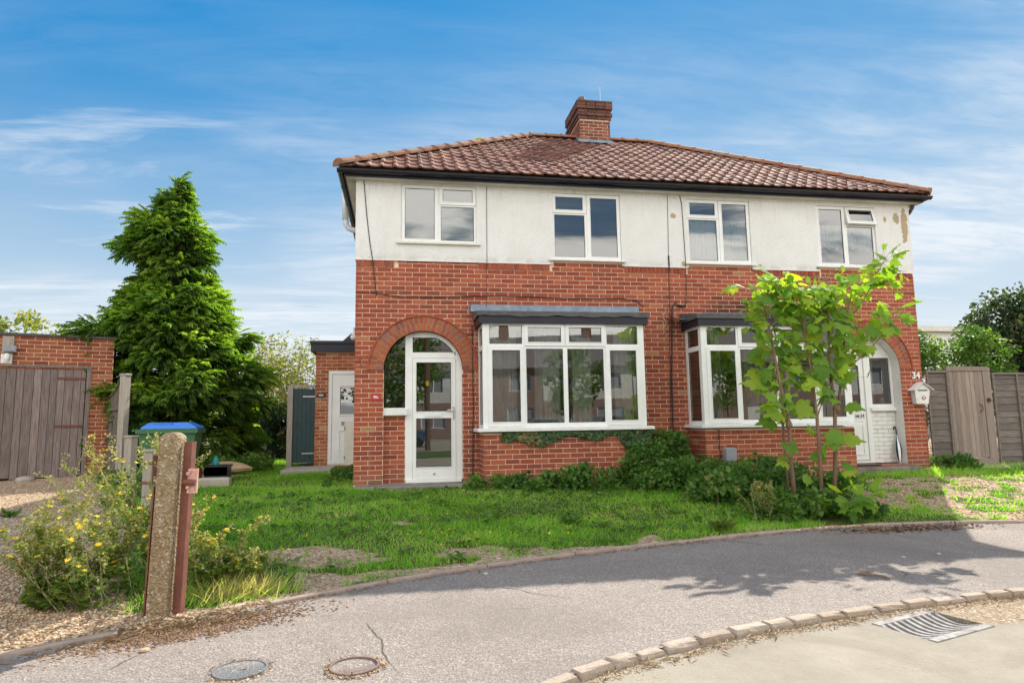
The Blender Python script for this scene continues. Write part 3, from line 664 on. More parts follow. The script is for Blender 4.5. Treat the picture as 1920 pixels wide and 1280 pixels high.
# chimney
CX0, CX1, CY0, CY1 = 4.72, 5.45, 3.26, 4.28
ch = MB(); ch.box(CX0+.008, CX1-.008, CY0+.008, CY1-.008, 6.6, 8.2); chim = ch.build('chimney', 'mortar', house)
cj = [(plane((CX0, CY0, 0)), courses(0, CX1-CX0, 7.02, 7.8)), (plane((CX0, CY1, 0), rad(-90)), courses(0, CY1-CY0, 7.02, 7.8)),
      (plane((CX1, CY0, 0), rad(90), True), courses(0, CY1-CY0, 7.02, 7.8))]
cpr = brick_proto('brick_chimney', n=10); lay(chim, cpr, 'brick_chimney', cj, 60)
cb = MB()
for z0, z1, e in ((7.80, 7.868, .03), (7.872, 7.958, .055), (7.962, 8.036, .028), (8.04, 8.235, .06)):
    zc = z0
    while zc < z1-.02:
        zt = min(zc+.068, z1)
        for (a, b, ax) in ((CX0-e, CX1+e, 0), (CY0-e, CY1+e, 1)):
            q = a
            while q < b-.02:
                r = min(q+.215, b); cb.cr = BRNG.random()*.8
                if ax == 0: cb.bbox(q, r-.006, CY0-e, CY0+.1, zc, zt, .003)
                else:
                    cb.bbox(CX0-e-.001, CX0+.1, max(q, CY0-e+.103), r-.006, zc, zt, .003) if r > CY0-e+.12 else None
                    cb.bbox(CX1-.1, CX1+e+.001, max(q, CY0-e+.103), r-.006, zc, zt, .003) if r > CY0-e+.12 else None
                q += .225
        zc += .0745
cb.build('corbel', 'brick_corbel', chim)['kind'] = 'stuff'
fl = MB(); fl.mesh([(CX0-.05,CY0-.05,8.236),(CX1+.05,CY0-.05,8.236),(CX1+.05,CY1+.05,8.236),(CX0-.05,CY1+.05,8.236),(CX0+.15,CY0+.2,8.29),(CX1-.15,CY0+.2,8.29),(CX1-.15,CY1-.2,8.29),(CX0+.15,CY1-.2,8.29)], [(0,1,5,4),(1,2,6,5),(2,3,7,6),(3,0,4,7),(4,5,6,7)])
fl.build('flaunching', 'flaunch', chim)
for cx, cy, h, r in ((4.86, 3.5, .17, .075), (5.11, 3.6, .10, .08)):
    p = MB(); p.lathe((cx, cy, 8.26), ((r*.9, 0), (r*.95, h*.5), (r*1.08, h*.55), (r*1.1, h), (r*.8, h), (r*.75, h*.6)), 14); p.build('chimney_pot', 'pot', chim, True)
p = MB(); p.tube([(5.29, 3.4, 8.2), (5.28, 3.4, 8.66)], .007, 5); p.tube([(5.25, 3.4, 8.65), (5.30, 3.4, 8.66)], .006, 5); p.build('aerial_rod', 'steel', chim)
ld_ = MB(); T0 = EZ+(CY0+EO)*math.tan(TP)
ld_.box(CX0-.04, CX1+.04, CY0-.02, CY0-.002, T0-.05, T0+.10); ld_.mesh([(CX0-.06, CY0-.01, T0+.05), (CX1+.06, CY0-.01, T0+.05), (CX1+.08, CY0-.2, T0-.05), (CX0-.08, CY0-.2, T0-.05)], [(3, 2, 1, 0)])
for k in range(4):
    yy = CY0+.02+k*.09; zz = EZ+(yy+EO)*math.tan(TP); ld_.box(CX0-.018, CX0-.002, yy, yy+.085, zz-.02, zz+.13)
ld_.build('lead_flashing', 'lead', chim)

# ------------------------------------------------------------------ windows
def glass_pane(parent, rect, y, pl, name='pane'):
    mb = MB(); a, b, c, d = rect
    mb.face([pl((a, y, c)), pl((b, y, c)), pl((b, y, d)), pl((a, y, d))])
    mb.cm = 1; g = .007; mb.plate((a, b, c, d), [(a+g, b-g, c+g, d-g)], y-.004, y-.001, pl)
    return mb.build(name, ['glass', 'gasket'], parent)
def window(name, rect, glazed, casements, pl, yf=.02, dep=.06, open_last=False, parent=None):
    """glazed: fixed panes; casements: (outer, glass) proud sashes. All rects in wall coordinates"""
    mb = MB(); holes = list(glazed) + [(o_[0]+.02, o_[1]-.02, o_[2]+.02, o_[3]-.02) for o_, g in casements]
    mb.plate(rect, holes, yf, yf+dep, pl); fr = mb.build(name, 'upvc', parent or house)
    for g in glazed: glass_pane(fr, g, yf+.018, pl)
    for i, (o_, g) in enumerate(casements):
        c = MB(); P = pl
        if open_last and i == len(casements)-1:                     # top hung light standing open
            hz = o_[3]; an = rad(13)
            def P(p, hz=hz, an=an):
                z = p[2]-hz; y = p[1]-(yf-.016); return pl((p[0], yf-.016+y*math.cos(an)+z*math.sin(an), hz+z*math.cos(an)-y*math.sin(an)))
        c.plate(o_, [g], yf-.016, yf+.03, P, back=open_last); 
        e = .012; c.plate((g[0]-e, g[1]+e, g[2]-e, g[3]+e), [g], yf-.022, yf-.015, P)
        ca = c.build('casement', 'upvc', fr); mb2 = MB(); a, b, c0, d0 = g; y = yf-.004
        mb2.face([P((a, y, c0)), P((b, y, c0)), P((b, y, d0)), P((a, y, d0))]); mb2.cm = 1; gg = .007; mb2.plate((a, b, c0, d0), [(a+gg, b-gg, c0+gg, d0-gg)], y-.004, y-.001, P); mb2.build('pane', ['glass', 'gasket'], fr)
    return fr
def upper(i, left_tall, tz, openl=False):
    a, b, c, d = UPW[i]; m = (a+b)/2; f = .05
    if left_tall:
        tall = (a, m-.01, c, d); top = (m+.005, b-.005, tz, d-.005); low = (m+.03, b-.04, c+.045, tz-.03)
    else:
        tall = (m+.01, b, c, d); top = (a+.005, m-.005, tz, d-.005); low = (a+.04, m-.03, c+.045, tz-.03)
    ins = lambda r, e=.062: (r[0]+e, r[1]-e, r[2]+e, r[3]-e)
    w_ = window('window', (a, b, c, d), [low], [((tall[0]+.005, tall[1]-.005, tall[2]+.005, tall[3]-.005), ins(tall)), (top, ins(top, .056))], FP, open_last=openl)
    s_ = MB(); s_.bbox(a-.07, b+.06, -.06, .05, c-.035, c-.001, .006); s_.build('sill', 'white_paint' if i else 'cream_paint', w_)
    return w_
upper(0, True, 4.53); upper(1, False, 4.47); upper(2, False, 4.47); upper(3, True, 4.45, True)
def bay(x0, x1, first):
    y = -BAYD; zb, zt = .84, 2.46; pl = plane((0, y, 0)); W_ = x1-x0; f = [x0+.10, x0+.10+.555, x0+W_/2, x1-.10-.555, x1-.10]
    ft = [f[0], f[1]+.02, f[2], f[3]-.02, f[4]]; zt0 = 2.125
    gl = [(f[0]+.005, f[1]-.035, zt0+.01, zt-.035), (f[3]+.035, f[4]-.005, zt0+.01, zt-.035), (f[1]+.025, f[2]-.035, .91, 2.06), (f[2]+.035, f[3]-.025, .91, 2.06)]
    cs = [((f[1]+.0, f[2]-.008, 2.105, zt-.008), (f[1]+.056, f[2]-.064, 2.165, zt-.062)), ((f[2]+.008, f[3], 2.105, zt-.008), (f[2]+.064, f[3]-.056, 2.165, zt-.062)),
          ((f[0]-.02, f[1]-.01, .865, 2.10), (f[0]+.045, f[1]-.075, .935, 2.035)), ((f[3]+.01, f[4]+.02, .865, 2.10), (f[3]+.075, f[4]-.045, .935, 2.035))]
    bw = window('bay_window', (x0, x1, zb, zt), gl, cs, pl, 0.0, .07)
    for xx, a in ((x0, -90), (x1, 90)):
        ps = plane((xx, 0 if a < 0 else -BAYD, 0), rad(a)); mb = MB(); r = (.0, BAYD, zb, zt)
        gs = [(.075, BAYD-.10, zb+.06, 2.05), (.075, BAYD-.10, 2.13, zt-.05)]
        if a > 0: gs = [(BAYD-g[1], BAYD-g[0], g[2], g[3]) for g in gs]
        mb.plate((.002, BAYD-.002, zb, zt), gs, .002, .06, ps); sdw = mb.build('side_light', 'upvc', bw)
        for g in gs: glass_pane(bw, g, .02, ps)
    s_ = MB(); s_.bbox(x0-.09, x1+.09, -BAYD-.09, -BAYD+.05, .79, .838, .008); s_.bbox(x0-.09, x0+.05, -BAYD+.052, 0, .79, .838, .008); s_.bbox(x1-.05, x1+.09, -BAYD+.052, 0, .79, .838, .008); s_.build('sill', 'white_paint', bw)
    e = .06; r = MB(); r.box(x0-e, x1+e, -BAYD-e, -BAYD-e+.03, 2.448, 2.565); r.box(x0-e, x0-e+.03, -BAYD-e+.03, 0, 2.448, 2.565); r.box(x1+e-.03, x1+e, -BAYD-e+.03, 0, 2.448, 2.565); r.box(x0-e+.03, x1+e-.03, -BAYD-e+.03, .0, 2.5, 2.56)
    br = r.build('bay_roof', 'black_timber', house)
    q = MB(); n = 24; e2 = .085; zz = [2.562+(.010*math.sin(i*1.9)+.008*math.sin(i*.7) if first else 0) for i in range(n+1)]; top = 2.64
    xs = [x0-e2+(x1-x0+2*e2)*i/n for i in range(n+1)]; yb = -BAYD-e2
    for i in range(n):
        q.face([(xs[i], yb, zz[i]), (xs[i+1], yb, zz[i+1]), (xs[i+1], yb+.01, top), (xs[i], yb+.01, top)]); q.face([(xs[i], yb+.01, top), (xs[i+1], yb+.01, top), (xs[i+1], -.01, 2.735), (xs[i], -.01, 2.735)])
    for xx in (xs[0], xs[-1]): q.face([(xx, yb, zz[0]), (xx, -.01, 2.56), (xx, -.01, 2.735), (xx, yb+.01, top)])
    q.build('felt', 'felt', br)
    l = MB()
    if first:
        n = 9; X0, X1 = x0-.12, x1+.14
        for i in range(n):
            a = X0+(X1-X0)*i/n; b = X0+(X1-X0)*(i+1)/n+.015; o_ = .004*(i % 2); l.mesh([(a, -.022-o_, 2.852), (b, -.022-o_, 2.852), (b, -.035-o_, 2.735), (a, -.035-o_, 2.735), (b, -.12, 2.72), (a, -.12, 2.72)], [(3, 2, 1, 0), (5, 4, 2, 3)])
        l.tube([(X0-.03, -.03, 2.70), (X0-.03, -.03, 2.83), (X0+.01, -.03, 2.84)], .008, 5)
    else:
        n = 8
        for i in range(n):
            t0, t1 = i/n, (i+1)/n; a = x0-.31+.34*t0; b = x0-.31+.34*t1; l.mesh([(a, -.03, 2.70-.05*math.sin(t0*3)), (b, -.03, 2.70-.05*math.sin(t1*3)), (b, -.35, 2.64-.05*math.sin(t1*3)), (a, -.30, 2.64-.05*math.sin(t0*3))], [(0, 1, 2, 3), (3, 2, 1, 0)])
        l.box(x0+.03, x1+.08, -BAYD-.08, -BAYD-.05, 2.641, 2.655)
    l.build('lead_flashing', 'lead', br)
bay(*BAYS[0], True); bay(*BAYS[1], False)

# ------------------------------------------------------------------ doors
def arch_z(cx, x, R): return ZS+math.sqrt(max(0, R*R-(x-cx)**2))
y = .12; cx = 1.08; RI = .63; fr = MB()
def arch_poly(mb, x0, x1, zb, R, yf, yb, n=14, top=True):           # slab from zb up to the arch, between x0 and x1
    xs = [x0+(x1-x0)*i/n for i in range(n+1)]
    for a, b in zip(xs, xs[1:]):
        za, zc = arch_z(cx, a, R), arch_z(cx, b, R)
        mb.face([(a, yf, zb), (b, yf, zb), (b, yf, max(zc, zb)), (a, yf, max(za, zb))])
    mb.face([(x0, yb, zb), (x0, yf, zb), (x0, yf, arch_z(cx, x0, R)), (x0, yb, arch_z(cx, x0, R))]); mb.face([(x1, yf, zb), (x1, yb, zb), (x1, yb, arch_z(cx, x1, R)), (x1, yf, arch_z(cx, x1, R))])
arch_poly(fr, .79, .905, .04, RI, y, y+.07, 6)
arch_poly(fr, 1.60, 1.709, .04, RI, y, y+.07, 6)
fr.box(.905, 1.60, y, y+.07, 1.985, 2.075)
n = 22
for i in range(n):                                                     # curved head of the frame
    a = .905+(1.60-.905)*i/n; b = .905+(1.60-.905)*(i+1)/n; R2 = .572
    z0, z1 = arch_z(cx, a, R2), arch_z(cx, b, R2); fr.face([(a, y, min(2.318, z0)), (b, y, min(2.318, z1)), (b, y, arch_z(cx, b, RI)), (a, y, arch_z(cx, a, RI))]); fr.face([(a, y+.04, min(2.318, z0)), (b, y+.04, min(2.318, z1)), (b, y, min(2.318, z1)), (a, y, min(2.318, z0))])
fr.box(.80, 1.69, y-.03, y+.07, .0, .05)
d48 = fr.build('entrance_frame', 'upvc', house)
def arch_glass(x0, x1, zb, R, zmax, yy):
    mb = MB(); n = 16; xs = [x0+(x1-x0)*i/n for i in range(n+1)]
    pts = [(x0, yy, zb), (x1, yy, zb)] + [(x, yy, min(zmax, arch_z(cx, x, R))) for x in xs[::-1]]
    mb.face(pts); mb.cm = 1; c = Vector(((x0+x1)/2, yy, (zb+min(zmax, ZS+R*.7))/2)); m = len(pts)
    inn = [Vector(p)+(c-Vector(p)).normalized()*.011 for p in pts]
    for i in range(m): j = (i+1) % m; mb.face([(pts[i][0], yy-.003, pts[i][2]), (pts[j][0], yy-.003, pts[j][2]), (inn[j].x, yy-.003, inn[j].z), (inn[i].x, yy-.003, inn[i].z)])
    return mb.build('pane', ['glass', 'gasket'], d48)
arch_glass(.452, .79, 1.18, .625, 9, y+.03); arch_glass(.905, 1.60, 2.075, .572, 2.318, y+.03)
sl = MB(); sl.bbox(.435, .825, .03, .16, 1.065, 1.18, .01); sl.build('sill', 'white_paint', d48)
lf = MB(); G1 = (.965, 1.525, 1.12, 1.91); G2 = (.965, 1.525, .24, 1.01)
lf.plate((.908, 1.597, .052, 1.98), [G1, G2], y-.012, y+.04)
for g in (G1, G2): lf.plate((g[0]-.014, g[1]+.014, g[2]-.014, g[3]+.014), [g], y-.02, y-.011)
dleaf = lf.build('front_door', 'upvc', house); glass_pane(dleaf, G1, y+.005, FP); glass_pane(dleaf, G2, y+.005, FP)
lb = MB(); lb.bbox(1.10, 1.385, y-.028, y-.012, 1.03, 1.09, .004); lb.build('letter_plate', 'white_paint', dleaf)
hn = MB(); hn.box(1.552, 1.578, y-.024, y-.012, .99, 1.19); hn.tube([(1.565, y-.024, 1.14), (1.565, y-.06, 1.14), (1.46, y-.062, 1.135)], .009, 6); hn.build('handle', 'steel', dleaf)
kn = MB(); kn.lathe((1.25, y-.03, .125), ((.012, 0), (.02, .012), (.012, .024)), 8); kn.build('drain_cap', 'steel', dleaf)
# number 34
y = .21; cx = 9.05
f2 = MB(); f2.plate((8.44, 9.18, .10, 2.05), [(8.5, 9.09, .14, 2.0)], y-.02, y+.06); f2.plate((9.18, 9.672, 1.09, 2.05), [(9.225, 9.63, 1.15, 2.0)], y-.01, y+.06); f2.bbox(9.17, 9.672, y-.06, y+.05, 1.03, 1.088, .006)
arch_poly(f2, 8.43, 9.67, 2.052, .625, y-.005, y+.05, 20)
d34 = f2.build('entrance_frame', 'upvc', house)
glass_pane(d34, (9.225, 9.63, 1.15, 2.0), y+.02, FP)
l2 = MB(); G3 = (8.62, 8.99, 1.03, 1.86); l2.plate((8.503, 9.087, .15, 1.997), [G3], y, y+.05); l2.plate((8.60, 9.01, 1.01, 1.88), [G3], y-.01, y+.001)
for g in ((8.62, 8.99, .27, .84),): l2.plate((g[0]-.03, g[1]+.03, g[2]-.03, g[3]+.03), [g], y-.012, y+.001)
lf34 = l2.build('front_door', 'upvc', house); glass_pane(lf34, G3, y+.015, FP)
pn = MB(); pn.bbox(8.86, 9.05, y-.014, y-.002, .905, .985, .003); pp = pn.build('letter_plate', 'white_paint', lf34)
q = MB(); q.box(8.87, 8.93, y-.02, y-.0145, .925, .955); q.build('letter_slot', 'black_plastic', lf34)
text_mesh('door_number', '34', .085, 'oval_black', lf34, FP, 8.99, .943, -y+.0165)
wb = MB(); zc = .10; k = 0
while zc < 1.02:
    x = 9.18-(.1125 if k % 2 else 0)
    while x < 9.67:
        a, b = max(x, 9.185), min(x+.218, 9.67)
        if b-a > .02: wb.bbox(a, b, y+.0, y+.05, zc, zc+.0695, .003)
        x += .225
    zc += .075; k += 1
o = wb.build('painted_brickwork', 'white_paint', house); o['kind'] = 'stuff'
rv = MB(); N = 26; pr = [(9.68, z) for z in (.06, .4, .9, 1.4)] + [(cx+.63*math.cos(math.pi*i/N), ZS+.63*math.sin(math.pi*i/N)) for i in range(N+1)] + [(8.42, 1.0), (8.42, .06)]
for (xa, za), (xb, zb_) in zip(pr, pr[1:]):
    s_ = .996; f = lambda x: cx+(x-cx)*s_
    rv.face([(f(xa), .0, za), (f(xb), .0, zb_), (f(xb), y+.06, zb_), (f(xa), y+.06, za)])
rv.build('painted_reveal', 'white_paint', house)
# number on the wall of 34, hooks
text_mesh('wall_number', '34', .17, 'white_letter', house, FP, 9.99, 1.655, .012, bold=.004)
hk = MB(); hk.tube([(.10, -.005, 1.97), (.10, -.04, 1.96), (.10, -.045, 1.82)], .008, 5); hk.tube([(.04, -.03, 1.95), (.11, -.04, 1.95)], .008, 5); hk.build('wall_hook', 'rust', house)
# plinth steps
st_ = MB(); st_.bbox(.02, 1.88, -.33, .15, -.30, -.005, .02); st_.build('door_step', 'step', house)
s3 = MB(); s3.bbox(8.36, 9.75, -.27, .25, -.3, .055, .02); ds = s3.build('door_step', 'step', house); s4 = MB(); s4.bbox(8.44, 9.66, -.2, .2, .056, .085, .006); s4.build('step_tile', 'red_tile', ds)
# rooms behind the glass
def room(x0, x1, y0, y1, z0, z1):
    mb = MB(); mb.face([(x0,y1,z0),(x1,y1,z0),(x1,y1,z1),(x0,y1,z1)]); mb.face([(x0,y0,z0),(x0,y1,z0),(x0,y1,z1),(x0,y0,z1)]); mb.face([(x1,y0,z0),(x1,y0,z1),(x1,y1,z1),(x1,y1,z0)]); mb.face([(x0,y0,z1),(x0,y1,z1),(x1,y1,z1),(x1,y0,z1)])
    mb.cm = 1; mb.face([(x0,y0,z0),(x1,y0,z0),(x1,y1,z0),(x0,y1,z0)]); return mb.build('room', ['room', 'carpet'], house)
for x0, x1 in ((.32, 1.85), (8.3, 9.8)): room(x0, x1, .302, 4.0, .03, 2.5)
for x0, x1 in ((1.9, 5.0), (5.13, 8.24)): room(x0, x1, .302, 4.0, .05, 2.55)
for x0, x1 in ((.2, 2.6), (2.7, 5.0), (5.12, 7.5), (7.6, 9.95)): room(x0, x1, .15, 3.6, 2.8, 4.9)
for xa, xb in ((2.06, 2.62), (3.92, 4.47)):
    fl2 = MB(); fl2.box(xa, xb, -.5, -.46, 2.36, 2.42); fl2.build('blind_rail', 'white_paint', house)
fl2 = MB()
for x0, x1 in BAYS: fl2.box(x0+.07, x1-.07, -BAYD+.16, .31, .60, .78); fl2.box(x0+.02, x1-.02, -BAYD+.05, .31, 2.47, 2.495)
fl2.build('bay_shelf', 'white_paint', house)
# cables, pipes
def cable(name, pts, r=.007, mat='cable', parent=house, n=5):
    mb = MB(); mb.tube(pts, r, n); return mb.build(name, mat, parent)
def sag(pts, k=6):
    out = []
    for a, b in zip(pts, pts[1:]):
        for i in range(k): out.append(Vector(a).lerp(Vector(b), i/k)+Vector((0, 0, BRNG.uniform(-.004, .004))))
    return out+[Vector(pts[-1])]
cable('cable', sag([(.11,-.02,4.87),(.16,-.022,4.3),(.22,-.022,3.8),(.26,-.025,3.56),(.31,-.01,3.1),(.33,-.01,2.97)]))
cable('cable', sag([(0,-.01,3.02),(.3,-.012,3.02),(.7,-.012,2.955),(1.2,-.012,2.965),(2.2,-.012,3.0),(3.4,-.012,2.985),(4.5,-.012,2.985),(4.68,-.012,2.96),(4.82,-.02,2.86)]))
cable('cable', sag([(2.125,-.022,4.86),(2.118,-.022,3.56),(2.11,-.01,3.0),(2.1,-.03,2.8)]), .004)
cable('cable', sag([(5.34,-.022,4.87),(5.31,-.022,3.75)]), .004); cable('cable', sag([(5.31,-.024,3.76),(5.31,-.024,3.5)]), .013)
cable('cable', sag([(5.31,-.012,3.5),(5.28,-.012,2.6),(5.22,-.012,.82),(5.2,-.012,.3)]), .006); cable('cable', sag([(5.42,-.015,2.95),(5.34,-.015,2.86),(5.32,-.015,2.6),(5.27,-.015,1.6),(5.25,-.015,.3)]), .013)
cable('cable', sag([(5.57,-.02,4.86),(5.6,-.022,4.7),(5.62,-.022,3.7),(5.62,-.012,3.4),(5.60,-.012,2.93),(5.55,-.012,2.87)]), .006); cable('cable_loop', [(5.58,-.02,2.88),(5.5,-.03,2.87),(5.42,-.03,2.89)], .02, n=6)
cable('cable', sag([(1.86,-.012,2.5),(1.87,-.012,1.2),(1.85,-.012,.1)]), .008)
cable('mastic_trail', [(5.19+.03*math.sin(i*1.3), -.006, 2.85-i*.045) for i in range(14)], .012, 'straw')
sp = MB(); sp.tube([(-.33, 1.5, 5.32), (-.30, 1.5, 4.66)], .055, 12); sp.tube([(-.30,1.5,4.70),(-.29,1.5,4.58),(-.24,1.5,4.51),(-.16,1.5,4.48),(.0,1.5,4.48)], .052, 12); sp.build('vent_pipe', 'pipe_white', house, True)
dp = MB(); dp.tube([(HW+.10,-.02,4.93),(HW+.10,-.02,4.83),(HW+.08,.05,4.74),(HW+.02,.1,4.70)], .033, 8); dp.build('downpipe_bend', 'brown_plastic', house, True)

# ------------------------------------------------------------------ ground, pavement, road
def terrain():
    xs = np.concatenate([[-60,-40,-28,-20,-16], np.arange(-13, -7, .25), np.arange(-7, 10.5, .09), np.arange(10.5, 16, .25), [18,22,30,45,60]])
    ys = np.concatenate([np.arange(-21, -9, .6), np.arange(-9, -7, .2), np.arange(-7, 1.5, .085), np.arange(1.5, 8, .25), [9,11,14,18,24,32,45,70,120]])
    X, Y = np.meshgrid(xs, ys); Z = gh(X, Y); n, m = X.shape
    V = np.stack([X, Y, Z], -1).reshape(-1, 3); I = np.arange(n*m).reshape(n, m)
    F = np.stack([I[:-1,:-1], I[:-1,1:], I[1:,1:], I[1:,:-1]], -1).reshape(-1, 4)
    me = np_mesh('garden_ground', V, F, None, True); a = me.attributes.new('gravel', 'FLOAT', 'POINT'); a.data.foreach_set('value', gravel_mask(X, Y).ravel().astype(np.float32))
    o = link('garden_ground', me, None, 'soil'); o['kind'] = 'structure'
terrain()
SXY = [(-30,-30),(-6,-13.5),(-1.5,-9.6),(.5,-8.05),(1.0,-7.64),(1.39,-7.34),(1.68,-7.17),(2.02,-7.01),(2.37,-6.88),(2.73,-6.76),(3.15,-6.65),(3.62,-6.55),(4.09,-6.48),(4.66,-6.41),(5.1,-6.39),(5.8,-6.42),(6.8,-6.6),(8.5,-7.3),(11,-9.0),(16,-14),(30,-30)]
def sy(x): return np.interp(x, [p[0] for p in SXY], [p[1] for p in SXY])
PZ = -.30
def strip_mesh(name, xs, lo, hi, z, mat, n=14, side=True):
    V = []; F = []
    for i, x in enumerate(xs):
        for j in range(n+1): t = j/n; V.append((x, float(lo(x))*(1-t)+float(hi(x))*t, z+.006*math.sin(x*1.7+j*.9)*math.sin(math.pi*t)))
    for i in range(len(xs)-1):
        for j in range(n): a = i*(n+1)+j; F.append((a, a+n+1, a+n+2, a+1))
    me = np_mesh(name, V, F, None, True); o = link(name, me, None, mat); o['kind'] = 'structure'; return o
pav = strip_mesh('pavement', list(np.arange(-14, 14.01, .14)), sy, lambda x: ye(x)+.05, PZ, 'asphalt')
gx = Vector((.57, .18, 0)).normalized(); gy = Vector((gx.y, -gx.x, 0)); G0 = Vector((3.60, -6.76, -.329)); GL, GWd = .58, .385
def GT(p): return G0 + gx*p[0] + gy*p[1] + Vector((0, 0, p[2]))
hc = [GT((0, GWd, 0)), GT((GL, GWd, 0)), GT((GL, 0, 0)), GT((0, 0, 0))]; hc = [(p.x, p.y, -.329) for p in hc]
oc = [(-80,-90,-.329),(80,-90,-.329),(80,2,-.329),(-80,2,-.329)]
mb = MB()
for i in range(4): mb.face([oc[i], oc[(i+1) % 4], hc[(i+1) % 4], hc[i]])
road = mb.build('road', 'road', None); road['kind'] = 'structure'
# edging kerbs: short concrete lengths along the back of the pavement
pts = []; x = -3.4
while x < 13: pts.append(Vector((x, float(ye(x)), 0))); x += .05
def along(pts):
    L = [0]
    for a, b in zip(pts, pts[1:]): L.append(L[-1]+(b-a).length)
    return lambda s: (lambda i: pts[i].lerp(pts[i+1], (s-L[i])/(L[i+1]-L[i])))(max(0, min(len(pts)-2, int(np.searchsorted(L, s)-1)))), L[-1]
f, LT = along(pts); s = 0; k = 0
while s+.9 < LT:
    a = s; b = s+.905; k += 1; s += .915
    pm = f((a+b)/2)
    if -1.02 < pm.x < -.25 or (5.35 < pm.x < 6.3): continue          # broken away at the post and under the sapling roots
    m_ = MB(); n = 6; dz = BRNG.uniform(-.006, .006); V = []
    for i in range(n+1):
        p = f(a+(b-a)*i/n); d = (f(a+(b-a)*i/n+.02)-f(a+(b-a)*i/n-.02)).normalized(); nn = Vector((-d.y, d.x, 0)); z = PZ+.028+dz
        V += [p-nn*.022+Vector((0,0,-.4)), p-nn*.022+Vector((0,0,z-.008)), p-nn*.014+Vector((0,0,z)), p+nn*.020+Vector((0,0,z)), p+nn*.026+Vector((0,0,z-.008)), p+nn*.026+Vector((0,0,-.4))]
    m_.mesh(V, [(6*i+j, 6*i+j+6, 6*i+j+7, 6*i+j+1) for i in range(n) for j in range(5)]+[(0,1,2,3,4,5),tuple(6*n+j for j in range(6))[::-1]])
    m_.build('edging_stone', 'edging', pav)
# granite setts along the road
pts = [Vector((float(x), float(sy(x)), 0)) for x in np.arange(.2, 7.6, .05)]
f, LT = along(pts); s = 0
while s+.3 < LT:
    L = BRNG.uniform(.17, .29); a = f(s+.008); b = f(s+L-.008); s += L+BRNG.uniform(.0, .012); d = (b-a).normalized(); nn = Vector((d.y, -d.x, 0)); c = (a+b)/2; hl = (b-a).length/2
    m_ = MB(); m_.cr = BRNG.random(); w_ = .092+BRNG.uniform(-.010, .01); V = []; j = lambda q: BRNG.uniform(-q, q); zt = PZ+.008+j(.008)
    for z, ins, jj in ((-.42, 0, .003), (zt-.022, 0, .005), (zt-.004, .010, .004), (zt, .022, .004)):
        for su, sv in ((-1,-1),(0,-1.03),(1,-1),(1,1),(0,1.03),(-1,1)):
            V.append(c + d*(su*(hl-ins)+j(jj)) + nn*(sv*(w_/2-ins)+j(jj)) + Vector((0, 0, z+j(jj*.7) if z > -.4 else z)))
    m_.mesh(V, [(6*q+i, 6*q+(i+1) % 6, 6*q+6+(i+1) % 6, 6*q+6+i) for q in range(3) for i in range(6)]+[(18,19,20,21,22,23)])
    o = m_.build('granite_sett', 'sett', road)
# gutter line of moss and grit, litter
def litter(name, n, fx, mat, size, label, cat, up=.15, T=DIAMOND, zoff=.008, rr=None):
    P = np.array([fx() for _ in range(n)]); P[:, 2] += zoff; U = rdir(n); U[:, 2] *= .2; Nn = rdir(n, 3.0)
    S = np.abs(RNG.normal(1, .35, n))*size; S = np.stack([S*(.5 if rr is None else rr), S, S*.6], 1)
    return tag(scatter(name, T[0], T[1], P, U, Nn, S, RNG.random(n), mat, kind='stuff'), label)
def on_sett():
    x = BRNG.uniform(.9, 6.0); return (x, float(sy(x))-.075-abs(BRNG.gauss(0, .04)), -.329)
litter('gutter_grit', 2600, on_sett, 'stone', .007, 'grit and moss collected along the foot of the granite setts', None, T=STONE, rr=1.0, zoff=.0)
litter('gutter_litter', 700, on_sett, 'straw', .05, 'dry straw and twigs lying along the granite setts', None, rr=.12)
def near(cx, cy, sx, sy_, z): return lambda: (BRNG.gauss(cx, sx), BRNG.gauss(cy, sy_), z)
def on_pav_spot(cx, cy, sx, sy_, rot=0):
    def q():
        a, b = BRNG.gauss(0, sx), BRNG.gauss(0, sy_); x = cx+a*math.cos(rot)-b*math.sin(rot); y = cy+a*math.sin(rot)+b*math.cos(rot); return (x, y, PZ if y < float(ye(x)) else g1(x, y))
    return q
litter('leaf_litter', 900, on_pav_spot(6.25, -3.98, .42, .10), 'litter', .045, 'brown dead leaves on the pavement below the sapling', None)
litter('dry_grass_litter', 520, on_pav_spot(-.66, -6.0, .30, .075, .5), 'straw', .075, 'dry straw and dead grass heaped round the foot of the concrete post', None, rr=.06)
litter('soil_crumbs', 4200, on_pav_spot(-.58, -6.05, .34, .11, .5), 'litter', .010, 'brown soil crumbs spilled over the pavement beside the concrete post', None, T=STONE, rr=1.0, zoff=0)
litter('edge_litter', 900, lambda: (lambda x: (x, float(ye(x))-.03-abs(BRNG.gauss(0, .05)), PZ))(BRNG.uniform(-.3, 6)), 'litter', .022, 'dead leaf crumbs along the concrete edging', None)
